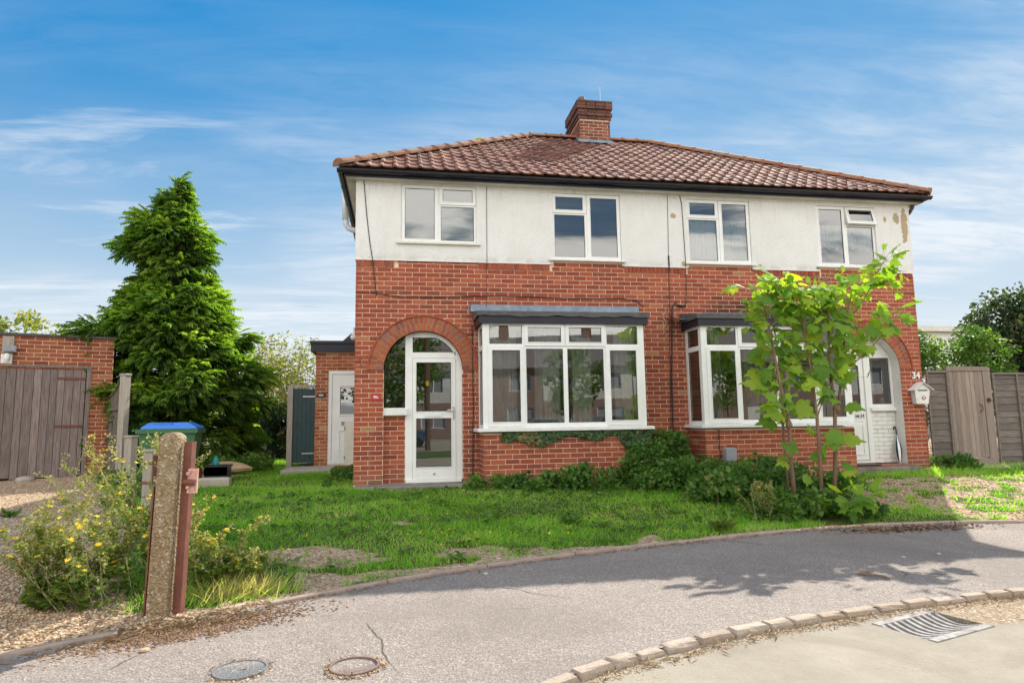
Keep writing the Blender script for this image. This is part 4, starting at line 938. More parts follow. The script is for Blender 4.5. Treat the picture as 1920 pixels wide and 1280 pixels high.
# manhole covers
def manhole(x, y, r, mat, label, sunk):
    t = thing('manhole_cover', label, 'manhole cover', (x, y, PZ), 'small round covers in the pavement')
    z = PZ+.006; rim = MB(); n = 36
    for ra, rb, za, zb in ((r*1.13, r*1.1, PZ-.02, z+.003), (r*1.1, r*1.02, z+.003, z+.003), (r*1.02, r*1.0, z+.003, z-.012 if sunk else z-.004)):
        for i in range(n):
            a, b = 2*math.pi*i/n, 2*math.pi*(i+1)/n; P = lambda q, w, z_: (x+q*math.cos(w), y+q*math.sin(w), z_); rim.face([P(ra,a,za), P(ra,b,za), P(rb,b,zb), P(rb,a,zb)])
    rim.build('rim', mat, t); lid = MB(); zl = z-(.008 if sunk else .002); lid.face([(x+r*math.cos(2*math.pi*i/n), y+r*math.sin(2*math.pi*i/n), zl-.004) for i in range(n)])
    g = r/4.6; ang = rad(12)
    for i in range(-5, 6):
        for j in range(-5, 6):
            if math.hypot(i, j)*g < r*.93:
                cx, cy = i*g, j*g; h = g*.41
                if abs(i) <= 1 and j == 0: continue
                T = lambda p: Vector((x+(p.x+cx)*math.cos(ang)-(p.y+cy)*math.sin(ang), y+(p.x+cx)*math.sin(ang)+(p.y+cy)*math.cos(ang), p.z)); lid.box(-h, h, -h, h, zl-.004, zl, T)
    lid.build('lid', mat, t); k = MB(); k.box(x-.03, x+.03, y-.008, y+.008, zl-.004, zl-.001); k.build('key_slot', 'dark', t)
manhole(-.08, -6.83, .122, 'iron', 'grey iron cover with square studs, lying level in the pavement near the post', False)
manhole(.495, -6.90, .115, 'iron_brown', 'brown rusty iron cover set slightly low in the pavement', True)
def ring(cx, cy, r): return lambda: (lambda a, q: (cx+q*math.cos(a), cy+q*math.sin(a), PZ))(BRNG.random()*6.28, r*1.16+abs(BRNG.gauss(0, .014)))
for cx_, cy_, r_, w_ in ((-.08, -6.83, .122, 'level grey'), (.495, -6.90, .115, 'sunken brown')):
    litter('cover_grit', 420, ring(cx_, cy_, r_), 'stone', .006, 'grit packed round the edge of the %s manhole cover' % w_, None, T=STONE, rr=1.0, zoff=0)
    litter('cover_moss', 110, ring(cx_, cy_, r_), 'litter', .014, 'dark moss crumbs round the edge of the %s manhole cover' % w_, None, rr=.5)
# dished gully grate
gt = thing('gully_grate', 'pale metal drain grating with curved bars sunk beside the granite setts', 'drain grate', (3.9, -6.85, -.34))
mb = MB(); mb.box(0, GL, -.005, .045, -.03, .006, GT); mb.box(0, GL, GWd-.045, GWd+.005, -.03, .006, GT); mb.build('frame', 'grate', gt)
for i in range(10):
    mb = MB(); x0 = .012+i*(GL-.024-.027)/9; n = 8; V = []
    for j in range(n+1):
        t = j/n; yy = .045+(GWd-.09)*t; z = .004-.032*math.sin(math.pi*t); V += [(x0, yy, z-.03), (x0+.026, yy, z-.03), (x0+.026, yy, z), (x0, yy, z)]
    mb.mesh([GT(Vector(p)) for p in V], [(4*j+q, 4*j+(q+1) % 4, 4*j+4+(q+1) % 4, 4*j+4+q) for j in range(n) for q in range(4)]+[(0,1,2,3)[::-1], tuple(4*n+q for q in range(4))]); mb.build('bar', 'grate', gt)
pit = MB(); q4 = [(0,0),(GL,0),(GL,GWd),(0,GWd)]
for i in range(4): (a, b), (c, d) = q4[i], q4[(i+1) % 4]; pit.face([GT((a,b,-.001)), GT((c,d,-.001)), GT((c,d,-.12)), GT((a,b,-.12))])
pit.cm = 1; pit.face([GT((a,b,-.12)) for a, b in q4]); pit.build('pit', ['road', 'dark'], gt)
cable('road_joint', [(4.32,-6.95,-.371),(4.6,-7.02,-.371),(5.2,-7.1,-.371),(6,-7.2,-.371)], .006, 'litter', road)
# ------------------------------------------------------------------ left side: annexe, gates, garage
AY = 4.0
ann = thing('brick_annexe', 'small flat-roofed brick side annexe with white door, set back left of the house', 'annexe', (-.4, 5.2, 0))
AP_ = plane((-1.09, AY, 0)); dx0 = .27
lay(ann, brick_proto('brick_annexe', n=14), 'brick_annexe', [(AP_, courses(0, 1.08, 0, 2.5, [lambda a, b: (dx0, 1.3) if .02 < b < 2.09 and a > .05 else None])), (plane((-1.09, 6.6, 0), rad(-90), True), courses(0, 2.6, 0, 2.5))], 150)
mb = MB(); mb.plate((-1.085, -.01, -.2, 2.5), [(-1.09+dx0, .5, .08, 2.09)], AY+.0085, AY+.2); mb.face([(-1.0815, 6.6, -.2), (-1.0815, AY+.009, -.2), (-1.0815, AY+.009, 2.5), (-1.0815, 6.6, 2.5)]); mb.build('mortar', 'mortar', ann)
mb = MB(); mb.box(-1.19, 0, AY-.1, 6.7, 2.49, 2.66); mb.box(-1.21, 0, AY-.13, 6.72, 2.662, 2.72); mb.build('flat_roof', 'black_timber', ann)
mb = MB(); mb.plate((-1.09+dx0, .0, .09, 2.085), [(-1.09+dx0+.075, .1, .16, 2.01)], AY+.02, AY+.1); af = mb.build('door_frame', 'upvc', ann)
mb = MB(); da = -1.09+dx0+.078; mb.plate((da, -.0, .16, 2.005), [(da+.17, .1, 1.15, 1.72)], AY+.035, AY+.08)
for r in ((da+.14, .0, 1.12, 1.78), (da+.14, .0, .38, .82)): mb.plate((r[0], r[1], r[2], r[3]), [(r[0]+.03, r[1]+.1, r[2]+.03, r[3]-.03)], AY+.022, AY+.036)
ad = mb.build('door', 'upvc', ann); glass_pane(ad, (da+.17, -.0, 1.15, 1.72), AY+.05, FP)
mb = MB(); mb.box(da+.2, 0, AY+.015, AY+.034, .92, .99); mb.build('letter_plate', 'grey_plastic', ad)
mb = MB(); mb.box(da+.17, .1, AY+.3, AY+.31, .1, 2.2); mb.build('inner_wall', 'room', ann)
pc = thing('white_panel', 'plain white board leaning across the annexe door against the house side', 'board', (-.4, 3.65, .1))
mb = MB(); mb.bbox(-.44, -.03, 3.62, 3.65, .10, 1.0, .008); pnl = mb.build('board', 'cream_paint', pc)
mb = MB(); [mb.tube([(-.435, 3.61, z-.03), (-.435, 3.61, z+.03)], .008, 5) for z in (.25, .85)]; mb.build('hinge', 'rust', pc)
op = thing('house_number_plaque', 'black oval plaque with white lettering on the annexe brickwork', 'plaque', (-.97, AY, 1.55))
mb = MB(); mb.mesh([( -.965+.095*math.cos(2*math.pi*i/24), AY-.014, 1.555+.05*math.sin(2*math.pi*i/24)) for i in range(24)]+[(-.965+.1*math.cos(2*math.pi*i/24), AY-.001, 1.555+.055*math.sin(2*math.pi*i/24)) for i in range(24)], [tuple(range(24))[::-1]]+[(i, (i+1) % 24, 24+(i+1) % 24, 24+i) for i in range(24)]); mb.build('plate', 'oval_black', op)
text_mesh('lettering', '48A', .062, 'white_letter', op, plane((0, AY, 0)), -.965, 1.555, .017, bold=.001)
rp = thing('house_number_plate', 'small red enamel plate with white number on the brick pier beside the arched door', 'plate', (.33, 0, 1.36))
mb = MB(); mb.bbox(.262, .402, -.012, -.001, 1.29, 1.415, .004); mb.build('plate', 'red_enamel', rp)
text_mesh('lettering', '48a', .058, 'white_letter', rp, FP, .332, 1.352, .0145, bold=.0012)
# teal gate
tg = thing('side_gate', 'dark teal boarded side gate in a grey timber frame, left of the annexe', 'gate', (-1.38, AY+.06, 0))
mb = MB(); mb.box(-1.66, -1.55, AY+.02, AY+.13, -.05, 1.77); mb.box(-1.545, -1.095, AY+.03, AY+.12, 1.715, 1.78); mb.build('gate_frame', 'wood_post', tg)
for i in range(5): mb = MB(); mb.bbox(-1.54+i*.089, -1.54+i*.089+.085, AY+.05, AY+.08, .14, 1.70, .006); mb.build('board', 'teal_paint', tg)
mb = MB(); mb.box(-1.35, -1.1, AY+.04, AY+.049, 1.52, 1.545); mb.box(-1.35, -1.1, AY+.04, AY+.049, .32, .345); mb.build('strap_hinge', 'steel', tg)
mb = MB(); mb.box(-1.53, -1.40, AY+.035, AY+.049, .95, .975); mb.build('latch', 'black_plastic', tg)
sl_ = MB(); sl_.bbox(-1.55, -.62, 2.75, 3.9, -.06, .075, .01); o = sl_.build('paving_slab', 'slab', None); tag(o, 'grey concrete path slab in front of the teal gate and annexe', 'slab')
sl_ = MB(); sl_.bbox(.42, 1.02, -.62, -.34, -.2, -.085, .01); o = sl_.build('paving_slab', 'slab', None); tag(o, 'pale paving slab on the grass below the left door step', 'slab')
sl_ = MB(); sl_.bbox(1.05, 1.70, -.58, -.34, -.2, -.08, .01); o = sl_.build('paving_slab', 'step', None); tag(o, 'brown mossy slab right of the pale slab below the left door step', 'slab')
lw = MB(); lw.box(-2.9, -1.8, 8.4, 8.6, 0, .62); lw.box(-2.95, -1.75, 8.36, 8.64, .622, .66); o = lw.build('low_wall', 'teal_paint', None); tag(o, 'low dark wall with pale coping behind the teal gate', 'wall')
# security lamp on the side wall and dark gable behind
lm = thing('security_lamp', 'white wall lamp on the left side of the house above the annexe roof', 'lamp', (-.08, 1.2, 2.6))
mb = MB(); mb.lathe((-.1, 1.2, 2.40), ((.02, 0), (.06, .03), (.065, .07), (.05, .09)), 12); mb.build('globe', 'white_paint', lm, True)
mb = MB(); mb.lathe((-.1, 1.2, 2.5), ((.05, 0), (.03, .05), (.012, .07), (.02, .11), (.005, .14)), 10); mb.box(-.1, -.0, 1.19, 1.21, 2.49, 2.51); mb.build('bracket', 'white_paint', lm)
ng = thing('far_house', 'dark tiled gable of a far house just showing above the annexe roof', 'house', (1.2, 16, 0))
mb = MB(); mb.cr = 0; mb.face([(-2.0,14,3.4),(4,14,3.4),(1.0,14,6.2)]); mb.face([(-2.0,14,3.4),(1.0,14,6.2),(1.0,20,6.2),(-2.0,20,3.4)]); mb.face([(4,14,3.4),(4,20,3.4),(1,20,6.2),(1,14,6.2)]); mb.build('roof', 'black_timber', ng)
mb = MB(); mb.box(-1.7, 3.7, 14.1, 19.9, 0, 3.5); mb.build('wall', 'brick_garage', ng)
# garage
GA = Vector((-6.33, 2.45, 0)); GD = Vector((1.38, .55, 0)).normalized(); ga = math.atan2(GD.y, GD.x)
gar = thing('garage', 'brick garage with double weathered timber doors at the left edge', 'garage', (-6.2, 4.5, 0))
GP = plane(GA-GD*2.0, ga); Wd = 3.72
def gl_(x): return GA+GD*(x-2.0)
DX0, DX1 = .5, 3.37
lay(gar, brick_proto('brick_garage', n=12), 'brick_garage', [(GP, courses(0, Wd, 0.0, 2.62, [lambda a, b: (DX0, DX1) if b < 2.08 else None]))], 130)
gb = MB(); gb.plate((.004, Wd-.004, -.2, 2.62), [(DX0, DX1, -.3, 2.08)], .0085, .2, GP); gb.build('mortar', 'mortar', gar)
gb = MB()
for (xa, xb, ya, yb) in ((0, .1, .2, 4.5), (Wd-.1, Wd, .2, 4.5), (0, Wd, 4.5, 4.6)): gb.box(xa+.01, xb-.01, ya, yb, -.2, 2.60, GP)
gb.build('side_wall', 'brick_garage', gar)
gb = MB(); gb.box(-.03, Wd+.04, -.04, 4.65, 2.622, 2.665, GP); gb.build('roof_edge', 'felt', gar)
gb = MB(); gb.box(DX0-.02, DX1+.02, -.012, .1, 2.055, 2.095, GP); gb.box(DX1-.07, DX1, -.014, .1, -.0, 2.054, GP); gb.build('door_frame', 'wood_garage', gar)
x = DX0; k = 0; leafw = (DX1-.08-DX0)/2
while x+.06 < DX1-.08:
    w_ = BRNG.uniform(.105, .145); w_ = min(w_, DX1-.08-x); gb = MB(); gb.cr = BRNG.random(); zt = 2.045+BRNG.uniform(-.006, .004)
    gb.bbox(x, x+w_-.007, .012+BRNG.uniform(-.004, .004), .04, .06+BRNG.uniform(-.02, .02), zt, .004, GP); gb.build('board', 'wood_garage', gar); x += w_; k += 1
gb = MB(); gb.box(DX0+leafw-.035, DX0+leafw+.035, -.014, .01, .05, 2.04, GP); gb.build('meeting_strip', 'wood_garage', gar)
for z in (1.86, .98): gb = MB(); gb.box(DX1-.52, DX1-.08, -.008, .005, z-.018, z+.018, GP); gb.build('strap_hinge', 'rust', gar)
gb = MB(); gb.box(DX0, DX1, .045, .06, .03, 2.05, GP); gb.build('door_backing', 'dark', gar)
bt = thing('outside_light', 'grey floodlight and sensor box on a board on the garage wall', 'light', gl_(2.06))
mb = MB(); mb.box(2.0, 2.17, -.03, -.001, 2.07, 2.60, GP); mb.build('back_board', 'wood_post', bt)
mb = MB(); mb.box(2.03, 2.22, -.13, -.04, 2.31, 2.42, GP); mb.box(2.05, 2.20, -.14, -.131, 2.33, 2.40, GP); mb.build('floodlight', 'grey_plastic', bt)
mb = MB(); mb.lathe(GP((2.09, -.09, 2.14)), ((.03, 0), (.05, .05), (.045, .11), (.03, .14)), 10); mb.box(2.0, 2.16, -.06, -.031, 2.11, 2.27, GP); mb.build('sensor', 'white_paint', bt)
st2 = MB(); st2.lathe((-5.75, 2.35, .0), ((.13, 0), (.15, .05), (.13, .1), (.04, .12)), 10); o = st2.build('boulder', 'slab', None, True); tag(o, 'round grey stone on the ground at the foot of the garage doors', 'stone')
# fence along the left boundary
def zpost(name, x, y, w_, d, top, label, cat, mat, grp=None, a=-.42, roundtop=False):
    t = thing(name, label, cat, (x, y, g1(x, y)), grp); mb = MB(); pl = plane((x, y, 0), a); zb = g1(x, y)-.15
    mb.bbox(-w_/2, w_/2, -d/2, d/2, zb, top, .01, pl); mb.box(-w_/2+.03, -w_/2+.05, -d/2-.004, -d/2+.01, zb+.4, top-.12, pl); mb.build('shaft', mat, t)
    mb = MB(); mb.bbox(-w_/2-.012, w_/2+.012, -d/2-.012, d/2+.012, top+.001, top+.03, .01, pl); mb.build('cap', mat, t); return t, pl
zpost('fence_post', -4.03, 1.85, .12, .11, 1.84, 'tall pale fence post at the end of the slatted panel', 'post', 'wood_post')
zpost('fence_post', -3.3, .28, .13, .12, .79, 'short pale grooved post in front of the green bin', 'post', 'wood_post')
t3, pl3 = zpost('fence_post', -2.09, -2.35, .12, .13, .66, 'short pale post with iron straps, just behind the concrete post', 'post', 'wood_post')
mb = MB(); [mb.box(-.066, .068, -.072, -.066, z, z+.03, pl3) for z in (.52, .3)]; mb.box(.062, .072, -.05, .05, .3, .62, pl3); mb.build('iron_strap', 'rust', t3)
a = math.atan2(1.85-3.1, -4.03+4.75); FP2 = plane((-4.78, 3.12, 0), a); LF = math.hypot(.72, 1.25)
sp_ = thing('slatted_panel', 'leaning slatted timber fence panel between garage and tall pale post', 'fence panel', (-4.4, 2.5, 0))
n = 9
for i in range(n):
    u = .06+i*(LF-.2)/n; mb = MB(); mb.cr = BRNG.random(); top = 1.52+.30*(i/n)**2.2; mb.bbox(u, u+.085, -.01, .012, .04, top, .003, FP2); mb.build('slat', 'wood_fence', sp_)
for z in (.75, 1.25): mb = MB(); mb.box(.02, LF-.06, -.045, -.012, z, z+.05, FP2); mb.build('rail', 'wood_fence', sp_)
mb = MB(); mb.tube([FP2((.06+i*(LF-.2)/n*1.0, -.02, 1.53+.31*(i/n)**2.2)) for i in range(n+1)], .02, 6); mb.build('top_rail', 'wood_fence', sp_)
# big concrete post and rusty angle iron
PX, PY = -.835, -5.73
cp = thing('concrete_post', 'weathered concrete gate post with rounded top beside the pavement', 'post', (PX, PY, PZ))
mb = MB(); n = 14; pl = plane((PX, PY, 0), -.12); hw, hd = .071, .055; top = .905
prof = [(-hw, -.45), (hw, -.45), (hw*.96, top-hw*.72)] + [(hw*.96*math.cos(math.pi*i/n), top-hw*.72+hw*.72*math.sin(math.pi*i/n)) for i in range(1, n)] + [(-hw*.96, top-hw*.72)]
V = [pl((u*.93+.035*(z+.3)/1.2, -hd, z)) for u, z in prof] + [pl((u+.035*(z+.3)/1.2, -hd+.016, z)) for u, z in prof] + [pl((u+.035*(z+.3)/1.2, hd, z)) for u, z in prof]; m = len(prof)
mb.mesh(V, [tuple(range(m))]+[(k*m+(i+1) % m, k*m+i, (k+1)*m+i, (k+1)*m+(i+1) % m) for k in range(2) for i in range(m)]+[tuple(2*m+i for i in range(m))[::-1]])
mb.build('shaft', 'post', cp)
mb = MB(); mb.box(-.086, -.076, -.05, .03, -.3, .55, lambda p: pl((p.x+.035*(p.z+.3)/1.2, p.y, p.z))); mb.build('metal_strip', 'rust', cp)
ap = thing('angle_iron', 'rusty brown angle iron upright against the right side of the concrete post', 'post', (PX+.13, PY+.03, PZ))
mb = MB(); q = lambda p: pl((p.x+.035*(p.z+.3)/1.2, p.y, p.z)); mb.box(.078, .130, .0, .008, -.42, .84, q); mb.box(.123, .130, .009, .07, -.42, .84, q); mb.build('upright', 'rust', ap)
mb = MB(); mb.box(.125, .188, -.02, -.002, .50, .66, q); [mb.lathe(pl((.158, -.032, z)), ((.012, 0), (.012, .02)), 6) for z in (.53, .62)]; mb.build('hinge_plate', 'flaked', ap)
mb = MB(); mb.tube([q(Vector((.10, -.02, .57))), q(Vector((.14, -.04, .575))), q(Vector((.18, -.03, .57)))], .020, 8); mb.build('hinge_knuckle', 'rust', ap)
# wheelie bin, seen side on
bn = thing('wheelie_bin', 'green wheelie bin with bright blue lid behind the concrete post', 'bin', (-3.0, 1.15, g1(-3.0, 1.15)))
bz = g1(-3.0, 1.15); BP = plane((-3.48, .86, bz), .07)
mb = MB(); V = []
for z, x0, x1, y0, y1 in ((.04, .12, .80, .06, .52), (.88, .06, .90, .02, .56)): V += [(x0,y0,z),(x1,y0,z),(x1,y1,z),(x0,y1,z)]
for z, x0, x1, y0, y1 in ((.88, .02, .94, -.02, .60), (.95, .02, .94, -.02, .60)): V += [(x0,y0,z),(x1,y0,z),(x1,y1,z),(x0,y1,z)]
mb.mesh([BP(p) for p in V], [(3,2,1,0)]+[(4*k+i, 4*k+(i+1) % 4, 4*k+4+(i+1) % 4, 4*k+4+i) for k in range(3) for i in range(4)]+[(12,13,14,15)])
for u in (.3, .55): mb.box(u, u+.02, .025, .06, .1, .87, BP)
mb.build('body', 'bin_green', bn)
mb = MB(); V = [(.09,-.01,.955),(.92,-.01,.955),(.92,.59,.955),(.09,.59,.955),(.19,.04,1.07),(.72,.04,1.07),(.72,.54,1.07),(.19,.54,1.07)]
V2 = [(.09,-.01,.953),(.92,-.01,.953),(.92,.59,.953),(.09,.59,.953),(.10,0,.985),(.91,0,.98),(.91,.58,.98),(.10,.58,.985),(.19,.06,1.05),(.76,.06,1.055),(.76,.52,1.055),(.19,.52,1.05)]
mb.mesh([BP(p) for p in V2], [(4*k+i, 4*k+(i+1) % 4, 4*k+4+(i+1) % 4, 4*k+4+i) for k in range(2) for i in range(4)]+[(8,9,10,11)]); mb.box(.28, .55, .02, .05, .99, 1.055, BP); mb.build('lid', 'bin_blue', bn)
mb = MB(); mb.tube([BP((-.03, .04, .93)), BP((-.03, .54, .93))], .018, 8); [mb.box(-.04, .05, yy, yy+.03, .91, .95, BP) for yy in (.06, .49)]; mb.build('handle', 'bin_green', bn)
for yy in (.03, .50):
    mb = MB(); mb.tube([BP((.13, yy, .1)), BP((.13, yy+.05, .1))], .1, 16); mb.build('wheel', 'tyre', bn)
bx = thing('recycling_box', 'black open recycling box standing on the grass right of the bin', 'box', (-2.32, 1.35, g1(-2.32, 1.35)))
z0 = g1(-2.32, 1.35); mb = MB(); mb.plate((-2.5, -2.14, z0+.16, z0+.33), [], 1.2, 1.22); mb.box(-2.5, -2.14, 1.2, 1.5, z0+.01, z0+.30); mb.box(-2.52, -2.12, 1.18, 1.52, z0+.301, z0+.33); mb.build('tub', 'black_plastic', bx)
ck = thing('plastic_bottle', 'teal plastic bottle sticking out of the black recycling box', 'bottle', (-2.32, 1.3, z0+.33))
mb = MB(); mb.lathe((-2.36, 1.35, z0+.33), ((.05, 0), (.055, .03), (.05, .1), (.02, .13), (.02, .15)), 10); M['teal'] = simple('teal_plastic', (.02, .26, .25), None, 5, .4); mb.build('bottle_body', 'teal', ck)
mb = MB(); mb.bbox(-2.55, -2.05, 1.0, 1.17, z0-.02, z0+.14, .03); o = mb.build('stone_block', 'slab', None); tag(o, 'grey stone block lying in front of the black recycling box', 'stone block')
mb = MB(); mb.bbox(-2.72, -2.56, 1.1, 1.3, z0, z0+.30, .01); o = mb.build('clay_block', 'brick_garage', None); tag(o, 'red brown block standing between bin and recycling box', 'block')
mb = MB(); V = [];
for r, z in ((.34, 0), (.36, .05), (.22, .13), (.06, .17)): V += [(-2.35+r*1.3*math.cos(2*math.pi*i/12)+.04*math.sin(i*2.2), 1.95+r*.6*math.sin(2*math.pi*i/12), z0+z+.18+.015*math.sin(i*3.1)) for i in range(12)]
mb.mesh(V, [(12*k+i, 12*k+(i+1) % 12, 12*k+12+(i+1) % 12, 12*k+12+i) for k in range(3) for i in range(12)]+[tuple(36+i for i in range(12))]); o = mb.build('rubble_heap', 'straw', None); tag(o, 'heap of brown garden rubbish behind the recycling box', 'heap')
# ------------------------------------------------------------------ right side fence and gate
fy = .5; RF = plane((0, fy, 0), 0.0)
def lap_panel(x0, x1, zt, zb, label, battens):
    t = thing('lap_fence', label, 'fence', ((x0+x1)/2, fy, zb), 'grey lap fence panels right of the house'); k = 0; z = zb+.02
    while z < zt-.06:
        h = BRNG.uniform(.115, .135); mb = MB(); mb.cr = BRNG.random(); n = 5; V = []
        for i in range(n+1):
            u = x0+.02+(x1-x0-.04)*i/n; w1 = BRNG.uniform(-.006, .006); V += [(u, -.022, z+w1), (u, -.004, min(z+h+.03, zt-.035)), (u, .006, min(z+h+.03, zt-.035)), (u, -.002, z+w1)]
        mb.mesh([RF(p) for p in V], [(4*i+q, 4*i+4+q, 4*i+4+(q+1) % 4, 4*i+(q+1) % 4) for i in range(n) for q in range(4)]); mb.build('slat', 'wood_fence', t); z += h
    for u in battens: mb = MB(); mb.cr = .9; mb.box(u-.017, u+.017, -.05, -.023, zb, zt-.04, RF); mb.build('batten', 'wood_fence', t)
    mb = MB(); mb.cr = .9; mb.box(x0, x1, -.05, .02, zt-.038, zt, RF); mb.build('capping', 'wood_fence', t)
    return t
lap_panel(10.62, 11.10, 1.78, .02, 'narrow grey lap fence panel between the house corner and the gate', (10.64, 11.075))
lap_panel(12.08, 13.4, 1.74, -.02, 'wide grey lap fence panel right of the pale gate', (12.1, 12.64, 13.2))
lap_panel(13.44, 15.2, 1.74, -.02, 'far grey lap fence panel at the right edge', (13.46, 14.3, 15.18))
gt2 = thing('garden_gate', 'pale brown boarded garden gate with ring latch between the lap fence panels', 'gate', (11.57, fy, .05))
for i in range(8): mb = MB(); mb.cr = BRNG.random(); w_ = .093; mb.bbox(11.13+i*w_, 11.13+(i+1)*w_-.005, -.02+BRNG.uniform(-.003, .003), .01, .12, 1.77, .004, RF); mb.build('board', 'wood_gate', gt2)
mb = MB(); mb.cr = .6; mb.box(11.085, 11.125, -.03, .06, -.05, 1.84, RF); mb.build('gate_post', 'wood_fence', gt2)
mb = MB(); mb.cr = .5; mb.box(11.88, 12.05, -.03, .06, -.05, 1.84, RF); mb.build('gate_post', 'wood_gate', gt2)
mb = MB(); mb.cr = .3; mb.box(11.08, 12.0, -.04, .02, 1.775, 1.86, RF); mb.build('top_rail', 'wood_gate', gt2)
mb = MB(); mb.cr = .4; mb.box(11.12, 11.92, -.06, .04, .0, .10, RF); mb.build('threshold', 'wood_gate', gt2)
mb = MB(); mb.tube([RF((11.74, -.025, 1.14)), RF((11.78, -.06, 1.11)), RF((11.785, -.06, 1.03)), RF((11.75, -.025, .97))], .010, 6); mb.build('handle', 'rust', gt2)
mb = MB(); mb.tube([RF((11.955+.035*math.cos(2*math.pi*i/14), -.045, 1.21+.035*math.sin(2*math.pi*i/14))) for i in range(15)], .010, 6, False); mb.tube([RF((11.955, -.03, 1.23)), RF((11.955, -.055, 1.23))], .022, 8); mb.build('ring_latch', 'black_plastic', gt2)
sl_ = MB(); sl_.bbox(11.0, 12.6, -.25, .38, -.12, .0, .012); o = sl_.build('paving_slab', 'slab', None); tag(o, 'pale concrete slab on the ground in front of the garden gate', 'slab')
bf = thing('side_trellis', 'dark slatted fence panel with grey post behind the right house corner', 'fence panel', (11.0, 2.2, 0))
for i in range(14): mb = MB(); mb.cr = BRNG.random(); mb.box(10.25, 11.28, 2.2, 2.22, .5+i*.135, .5+i*.135+.11); mb.build('slat', 'wood_fence', bf)
mb = MB(); mb.box(11.28, 11.37, 2.16, 2.25, 0, 2.4); mb.build('post', 'wood_post', bf); mb = MB(); mb.box(10.25, 11.37, 2.15, 2.26, 2.402, 2.44); mb.build('capping', 'wood_post', bf)
# post box, umbrella, meter box, mat
pb = thing('wall_letter_box', 'white metal letter box with pitched roof on the brick pier of number 34', 'letter box', (10.01, -.08, 1.3))
mb = MB(); x0, x1 = 9.845, 10.155; mb.mesh([(x0+.035,-.10,1.14),(x1-.035,-.10,1.14),(x1-.035,-.003,1.14),(x0+.035,-.003,1.14),(x0,-.12,1.40),(x1,-.12,1.40),(x1,-.003,1.40),(x0,-.003,1.40),((x0+x1)/2,-.12,1.52),((x0+x1)/2,-.003,1.52)], [(3,2,1,0),(0,1,5,8,4),(1,2,6,5),(3,7,9,6,2),(0,4,7,3),(4,8,9,7),(8,5,6,9)]); mb.build('body', 'white_paint', pb)
mb = MB(); c = (x0+x1)/2
for s_ in (-1, 1): mb.mesh([(c,-.16,1.535),(c+s_*.21,-.16,1.39),(c+s_*.21,-.002,1.39),(c,-.002,1.535),(c,-.16,1.523),(c+s_*.21,-.16,1.378),(c+s_*.21,-.002,1.378),(c,-.002,1.523)], [(0,1,2,3),(4,7,6,5),(0,4,5,1),(1,5,6,2)])
mb.build('lid_roof', 'white_paint', pb)
mb = MB(); mb.box(c-.09, c+.09, -.124, -.121, 1.375, 1.392); mb.build('slot', 'black_plastic', pb)
mb = MB(); mb.tube([(c+.02+.035*math.cos(math.pi*(1+i/8)), -.107-.012, 1.26+.035*math.sin(math.pi*(1+i/8))) for i in range(9)], .006, 5); mb.tube([(c-.02,-.112,1.27),(c+.06,-.112,1.27)], .004, 5); mb.lathe((c+.02, -.112, 1.29), ((.006, 0), (.006, .006)), 6); mb.build('horn_emblem', 'rust', pb)
um = thing('folded_umbrella', 'folded navy and white striped umbrella leaning in the doorway corner of number 34', 'umbrella', (9.58, .1, .09))
mb = MB(); d0 = Vector((9.56, .05, .12)); d1 = Vector((9.63, .16, .60)); 
def um_pts(k, n_=8): return [d0.lerp(d1, t)+Vector((math.cos(k*math.pi*2/n_), math.sin(k*math.pi*2/n_), 0))*(.052*math.sin(math.pi*min(1, t*.9+.12))+.004) for t in (0, .2, .45, .7, 1)]
M['navy'] = simple('navy_cloth', (.02, .025, .09), None, 5, .7); rib = MB()
for k in range(8):
    a, b = um_pts(k), um_pts(k+1); rib.cm = k % 2
    for i in range(4): rib.face([a[i], b[i], b[i+1], a[i+1]])
rib.build('canopy', ['navy', 'white_paint'], um); mb.tube([(9.555,.04,.085), d0], .006, 5); mb.build('tip', 'steel', um)
mb = MB(); mb.tube([d1, d1+Vector((.01,.015,.08)), d1+Vector((-.02,.0,.14)), d1+Vector((-.06,-.02,.13)), d1+Vector((-.07,-.02,.08))], .011, 6); mb.build('crook_handle', 'navy', um)
dm = MB(); dm.bbox(8.52, 8.98, -.22, -.02, .087, .105, .003); o = dm.build('door_mat', 'black_plastic', None); tag(o, 'black door mat on the step of number 34', 'mat')
mt = thing('outlet_box', 'grey plastic outlet box on the brickwork below the right bay window', 'box', (5.92, -.66, .35))
mb = MB(); mb.bbox(5.83, 6.01, -.72, -.602, .26, .47, .02); mb.bbox(5.835, 6.005, -.70, -.603, .18, .255, .012); mb.build('cover', 'grey_plastic', mt)
mb = MB(); mb.tube([(5.90, -.63, .19), (5.90, -.63, .02)], .022, 8); mb.tube([(5.78, -.61, .76), (5.77, -.61, .5), (5.79, -.61, .2), (5.82, -.61, .05)], .008, 5); mb.build('pipe', 'black_plastic', mt)
